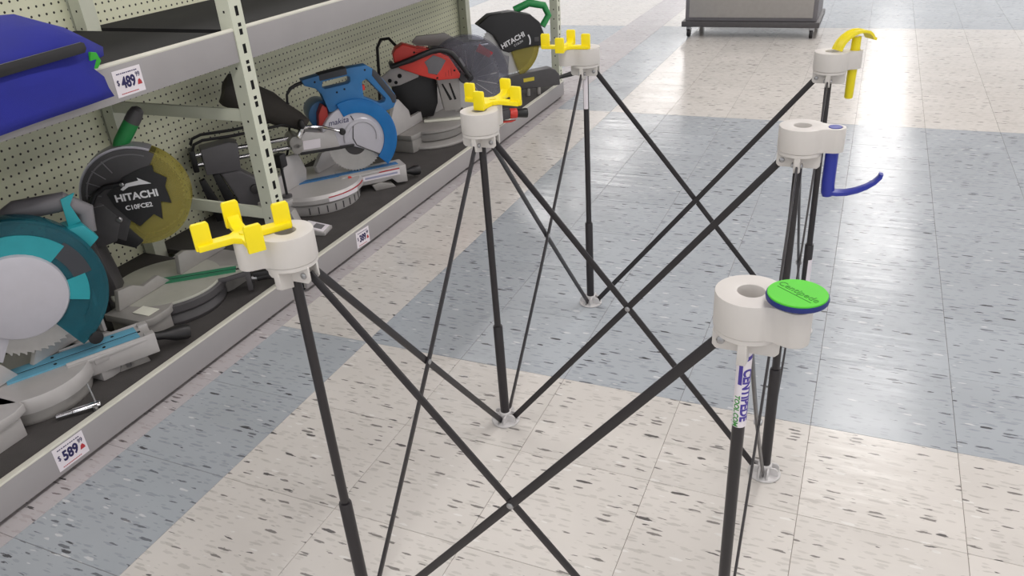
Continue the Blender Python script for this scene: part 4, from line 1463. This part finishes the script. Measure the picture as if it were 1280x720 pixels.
MB().prism([(-0.189, 0.298), (-0.132, 0.335), (-0.092, 0.338), (-0.07, 0.320), (-0.007, 0.304), (-0.013, 0.285), (-0.101, 0.258), (-0.142, 0.255)], 0.005, 0.02).build('bevel_bracket', M_CASTL, t, 0.002)
mb = MB()
for x, z, r in ((-0.145, 0.283, 0.009), (-0.098, 0.300, 0.010), (-0.118, 0.272, 0.008)):
    mb.cyl((x, 0.0035, z), (x, 0.006, z), r, seg=14)
mb.build('bracket_holes', M_DARK, t)
MB().prism([(-0.02, 0.427), (0.006, 0.452), (0.137, 0.453), (0.225, 0.399), (0.214, 0.388), (0.150, 0.372), (0.138, 0.395), (0.114, 0.400), (0.002, 0.409)], 0.085, 0.10).build('rear_frame', M_CAST, t, 0.002)
MB().prism([(-0.13, 0.12), (-0.14, 0.245), (-0.005, 0.300), (0.075, 0.275), (0.066, 0.150), (0.04, 0.09), (-0.12, 0.085)], 0.03, 0.06).build('mitre_column', M_BLACK, t, 0.006)
MB().prism([(0.065, 0.275), (0.17, 0.275), (0.166, 0.125), (0.088, 0.124)], -0.030, 0.03).build('support_arm', M_CAST, t, 0.004)
mb = MB()
for k in range(2):
    mb.prism([(0.085 + k * 0.034, 0.250), (0.092 + k * 0.034, 0.252), (0.128 + k * 0.02, 0.175), (0.116 + k * 0.022, 0.172)], -0.0312, -0.0295)
mb.build('arm_slots', M_DARK, t, smooth=0)
mb = MB()
mb.rings([(Vector(p), 0.007) for p in [(-0.10, -0.02, 0.44), (-0.125, 0.0, 0.47), (-0.16, 0.02, 0.465), (-0.18, 0.03, 0.43), (-0.185, 0.04, 0.36), (-0.19, 0.05, 0.28), (-0.20, 0.06, 0.20), (-0.21, 0.07, 0.02)]], 10)
mb.build('power_cord', M_BLACK, t)
# white strip lying across the table front
st = thing('table_placard', 'long white plastic placard lying across the red saw table', 'placard', (-1.780, 1.578, DECK + 0.0845), math.radians(28.5))
MB().prism([(-0.028, 0.0008), (0.018, 0.0008), (0.018, 0.010), (0.014, 0.011), (-0.024, 0.0042), (-0.028, 0.004)], -0.080, 0.115, m=Matrix.Rotation(-PI / 2, 4, 'Z')).build('strip', M_WHITEP, st, 0.001)
MB().box(-0.07, 0.10, -0.008, 0.016, 0.0072, 0.0078, Matrix.Rotation(math.radians(10), 4, 'X')).build('printed_panel', M_TABLE, st, smooth=0)

# ---- far black saw
t, W = saw('slide_mitre_saw', 'black slide mitre saw with white lettering and yellow sticker at the shelf end', -1.90, 2.20, 40)
MB().lathe([(0.0, 0.0), (0.165, 0.0), (0.165, 0.03), (0.158, 0.038), (0.0, 0.038)], seg=44).build('base_ring', M_DGREY, t, 0.001)
MB().lathe([(0.0, 0.040), (0.170, 0.040), (0.172, 0.068), (0.165, 0.080), (0.0, 0.080)], seg=44).build('turntable', M_CAST, t)
MB().prism([(0.12, 0.085), (0.182, 0.114), (0.297, 0.128), (0.418, 0.136), (0.448, 0.122), (0.470, 0.095), (0.472, 0.037), (0.435, 0.037), (0.222, 0.040), (0.12, 0.050)], -0.032, 0.032).build('front_arm', M_DGREY, t, 0.007, 3)
MB().prism([(0.262, 0.098), (0.324, 0.100), (0.323, 0.081), (0.263, 0.078)], -0.0332, -0.0318).build('warning_sticker', M_STICK, t, smooth=0)
for fx in (0.29, 0.35):
    MB().cyl((fx, -0.018, 0.0), (fx, -0.018, 0.045), 0.012, seg=12).build('arm_foot', M_CAST, t)
MB().rings([(Vector((0.468, 0, 0.070)), 0.010), (Vector((0.50, 0, 0.074)), 0.011), (Vector((0.545, 0, 0.081)), 0.014), (Vector((0.566, 0, 0.083)), 0.013), (Vector((0.572, 0, 0.084)), 0.007)], 14).build('mitre_handle', M_BLACK, t)
base_wings(t, W, -0.24, 0.25, 0.16, 0.080, M_CAST, 0.05)
fence_part(t, W, [(-0.24, 0.081), (-0.22, 0.16), (-0.05, 0.15), (-0.02, 0.082)], -0.03, -0.012, M_CASTL)
fence_part(t, W, [(0.03, 0.082), (0.06, 0.15), (0.22, 0.16), (0.24, 0.081)], -0.03, -0.012, M_CASTL)
GX, GZ = 0.20, 0.272
MB().prism(blade_pts(GX, GZ, 0.150, 60), -0.0013, 0.0013).build('blade', M_BLADE, t, smooth=0)
MB().sector(GX, GZ, 0.0, 0.162, -72, 6, -0.024, -0.021, 30).build('guard_side', C_AMBER, t)
MB().sector(GX, GZ, 0.155, 0.163, -72, 6, -0.024, 0.022, 30).build('guard_rim', C_AMBER, t)
hd = MB().prism([(0.03, 0.40), (0.112, 0.340), (0.145, 0.282), (0.158, 0.256), (0.191, 0.243), (0.236, 0.252), (0.334, 0.262), (0.379, 0.258), (0.392, 0.318), (0.37, 0.380), (0.32, 0.425), (0.22, 0.450), (0.10, 0.445)], -0.034, 0.04).build('head_cover', M_BLACK, t, 0.008, 3)
lettering('cover_name', 'HITACHI', 0.036, M_WHITEI, basis((0.216, -0.0346, 0.304), (1, 0, 0.42), (-0.2, 0, 1)), hd, sx=1.0, bold=0.001)
lettering('cover_model', 'C12LSH', 0.016, M_WHITEI, basis((0.245, -0.0346, 0.286), (1, 0, 0.42), (-0.2, 0, 1)), hd)
MB().sector(0.255, 0.292, 0.052, 0.059, -20, 35, -0.0352, -0.0338, 12).build('cover_arrow', M_WHITEI, hd)
MB().box(0.335, 0.360, -0.0352, -0.0335, 0.285, 0.308).build('cover_badge', M_DGREY, hd, 0.001)
MB().cyl((0.20, 0.04, 0.36), (0.20, 0.18, 0.36), 0.058, 0.05, seg=26).build('motor', M_DGREY, t, 0.006)
mb = MB()
mb.rings([(Vector((0.26, 0.06, 0.44)), 0.020), (Vector((0.34, 0.05, 0.47)), 0.020), (Vector((0.42, 0.04, 0.45)), 0.019), (Vector((0.44, 0.03, 0.40)), 0.018), (Vector((0.40, 0.02, 0.35)), 0.017)], 16)
mb.build('handle', M_GRIPG, t)
for y in (-0.028, 0.028):
    MB().cyl((-0.30, y, 0.30), (0.08, y, 0.30), 0.011, seg=14).build('slide_rail', M_CHROME, t)
MB().prism([(-0.27, 0.0), (-0.15, 0.0), (-0.13, 0.20), (-0.10, 0.33), (-0.22, 0.34), (-0.25, 0.20)], -0.05, 0.05).build('column', M_DGREY, t, 0.008)
MB().sector(GX, GZ, 0.05, 0.150, 172, 262, -0.022, 0.022, 24).build('inner_guard', C_CLEAR, t)

# ------------------------------------------------------------------ small things on the shelf
al = thing('alarm_box', 'small white and grey plastic box with dark window beside the shelf lip', 'alarm box', (-1.715, 0.475, DECK + 0.0005), math.radians(12))
MB().prism([(-0.045, 0.0), (0.045, 0.0), (0.045, 0.012), (-0.045, 0.030)], -0.034, 0.034).build('case', M_CASTL, al, 0.003)
MB(Matrix.Translation((0.0, 0.0, 0.0222)) @ Matrix.Rotation(math.radians(11.3), 4, 'Y')).box(-0.040, 0.038, -0.029, 0.029, -0.0015, 0.0008).build('face', M_PAPER, al, 0.0005)
MB(Matrix.Translation((0.0, 0.0, 0.0222)) @ Matrix.Rotation(math.radians(11.3), 4, 'Y')).box(-0.008, 0.026, -0.016, 0.020, 0.0006, 0.0014).build('window', M_MGREY, al, smooth=0)
vs = thing('table_stop', 'grey cast bracket standing behind the small white alarm box', 'bracket', (-1.765, 0.415, DECK + 0.0005), math.radians(15))
mb = MB()
mb.prism([(-0.035, 0.0), (0.045, 0.0), (0.030, 0.045), (0.012, 0.102), (-0.020, 0.110), (-0.032, 0.09)], -0.022, 0.022)
mb.build('bracket_body', M_CAST, vs, 0.005)
mb = MB()
rivet(mb, (0.000, -0.0225, 0.075), (0, -1, 0), 0.006, 0.002)
rivet(mb, (0.012, -0.0225, 0.045), (0, -1, 0), 0.006, 0.002)
mb.build('bolt', M_DARK, vs)

cl = thing('hold_down_clamp', 'chrome hold-down clamp rod lying on the shelf lip by the teal saw', 'clamp', (-1.630, -0.612, DECK + 0.0105))
d = Vector((0.057, 0.072, 0)).normalized()
MB().rings([(-d * 0.055, 0.0072), (-d * 0.02, 0.0072), (-d * 0.018, 0.009), (d * 0.040, 0.0095), (d * 0.043, 0.008)], 16).build('tube', M_CHROME, cl)
MB().cyl(d * 0.034 + Vector((0, 0, 0.004)), d * 0.034 + Vector((-0.012, 0.004, 0.058)), 0.0022, seg=8).build('pin', M_SCREW, cl)
MB().cyl(d * 0.030 + Vector((0.012, -0.008, -0.0095)), d * 0.030 + Vector((0.012, -0.008, 0.006)), 0.0058, seg=12).build('foot_pad', M_SCREW, cl)

# ------------------------------------------------------------------ wheeled display far down the aisle
dc = thing('display_cart', 'dark low display cart on black castors standing far down the aisle', 'cart', (-0.80, 4.72, 0))
MB().box(-0.48, 0.48, -0.28, 0.30, 0.075, 0.115).build('platform', M_DGREY, dc, 0.006)
MB().box(-0.46, 0.46, -0.25, 0.28, 0.115, 0.82).build('cabinet', M_MGREY, dc, 0.008)
MB().box(-0.43, 0.43, -0.258, -0.248, 0.14, 0.78).build('front_panel', M_CAST, dc, 0.003)
for x in (-0.43, 0.43):
    for y in (-0.24, 0.26):
        c = MB().cyl((x - 0.012, y, 0.0305), (x + 0.012, y, 0.0305), 0.030, seg=20).build('castor', M_BLACK, dc, 0.004)
        MB().box(x - 0.018, x + 0.018, y - 0.014, y + 0.014, 0.045, 0.077).build('castor_fork', M_SCREW, c, 0.002)
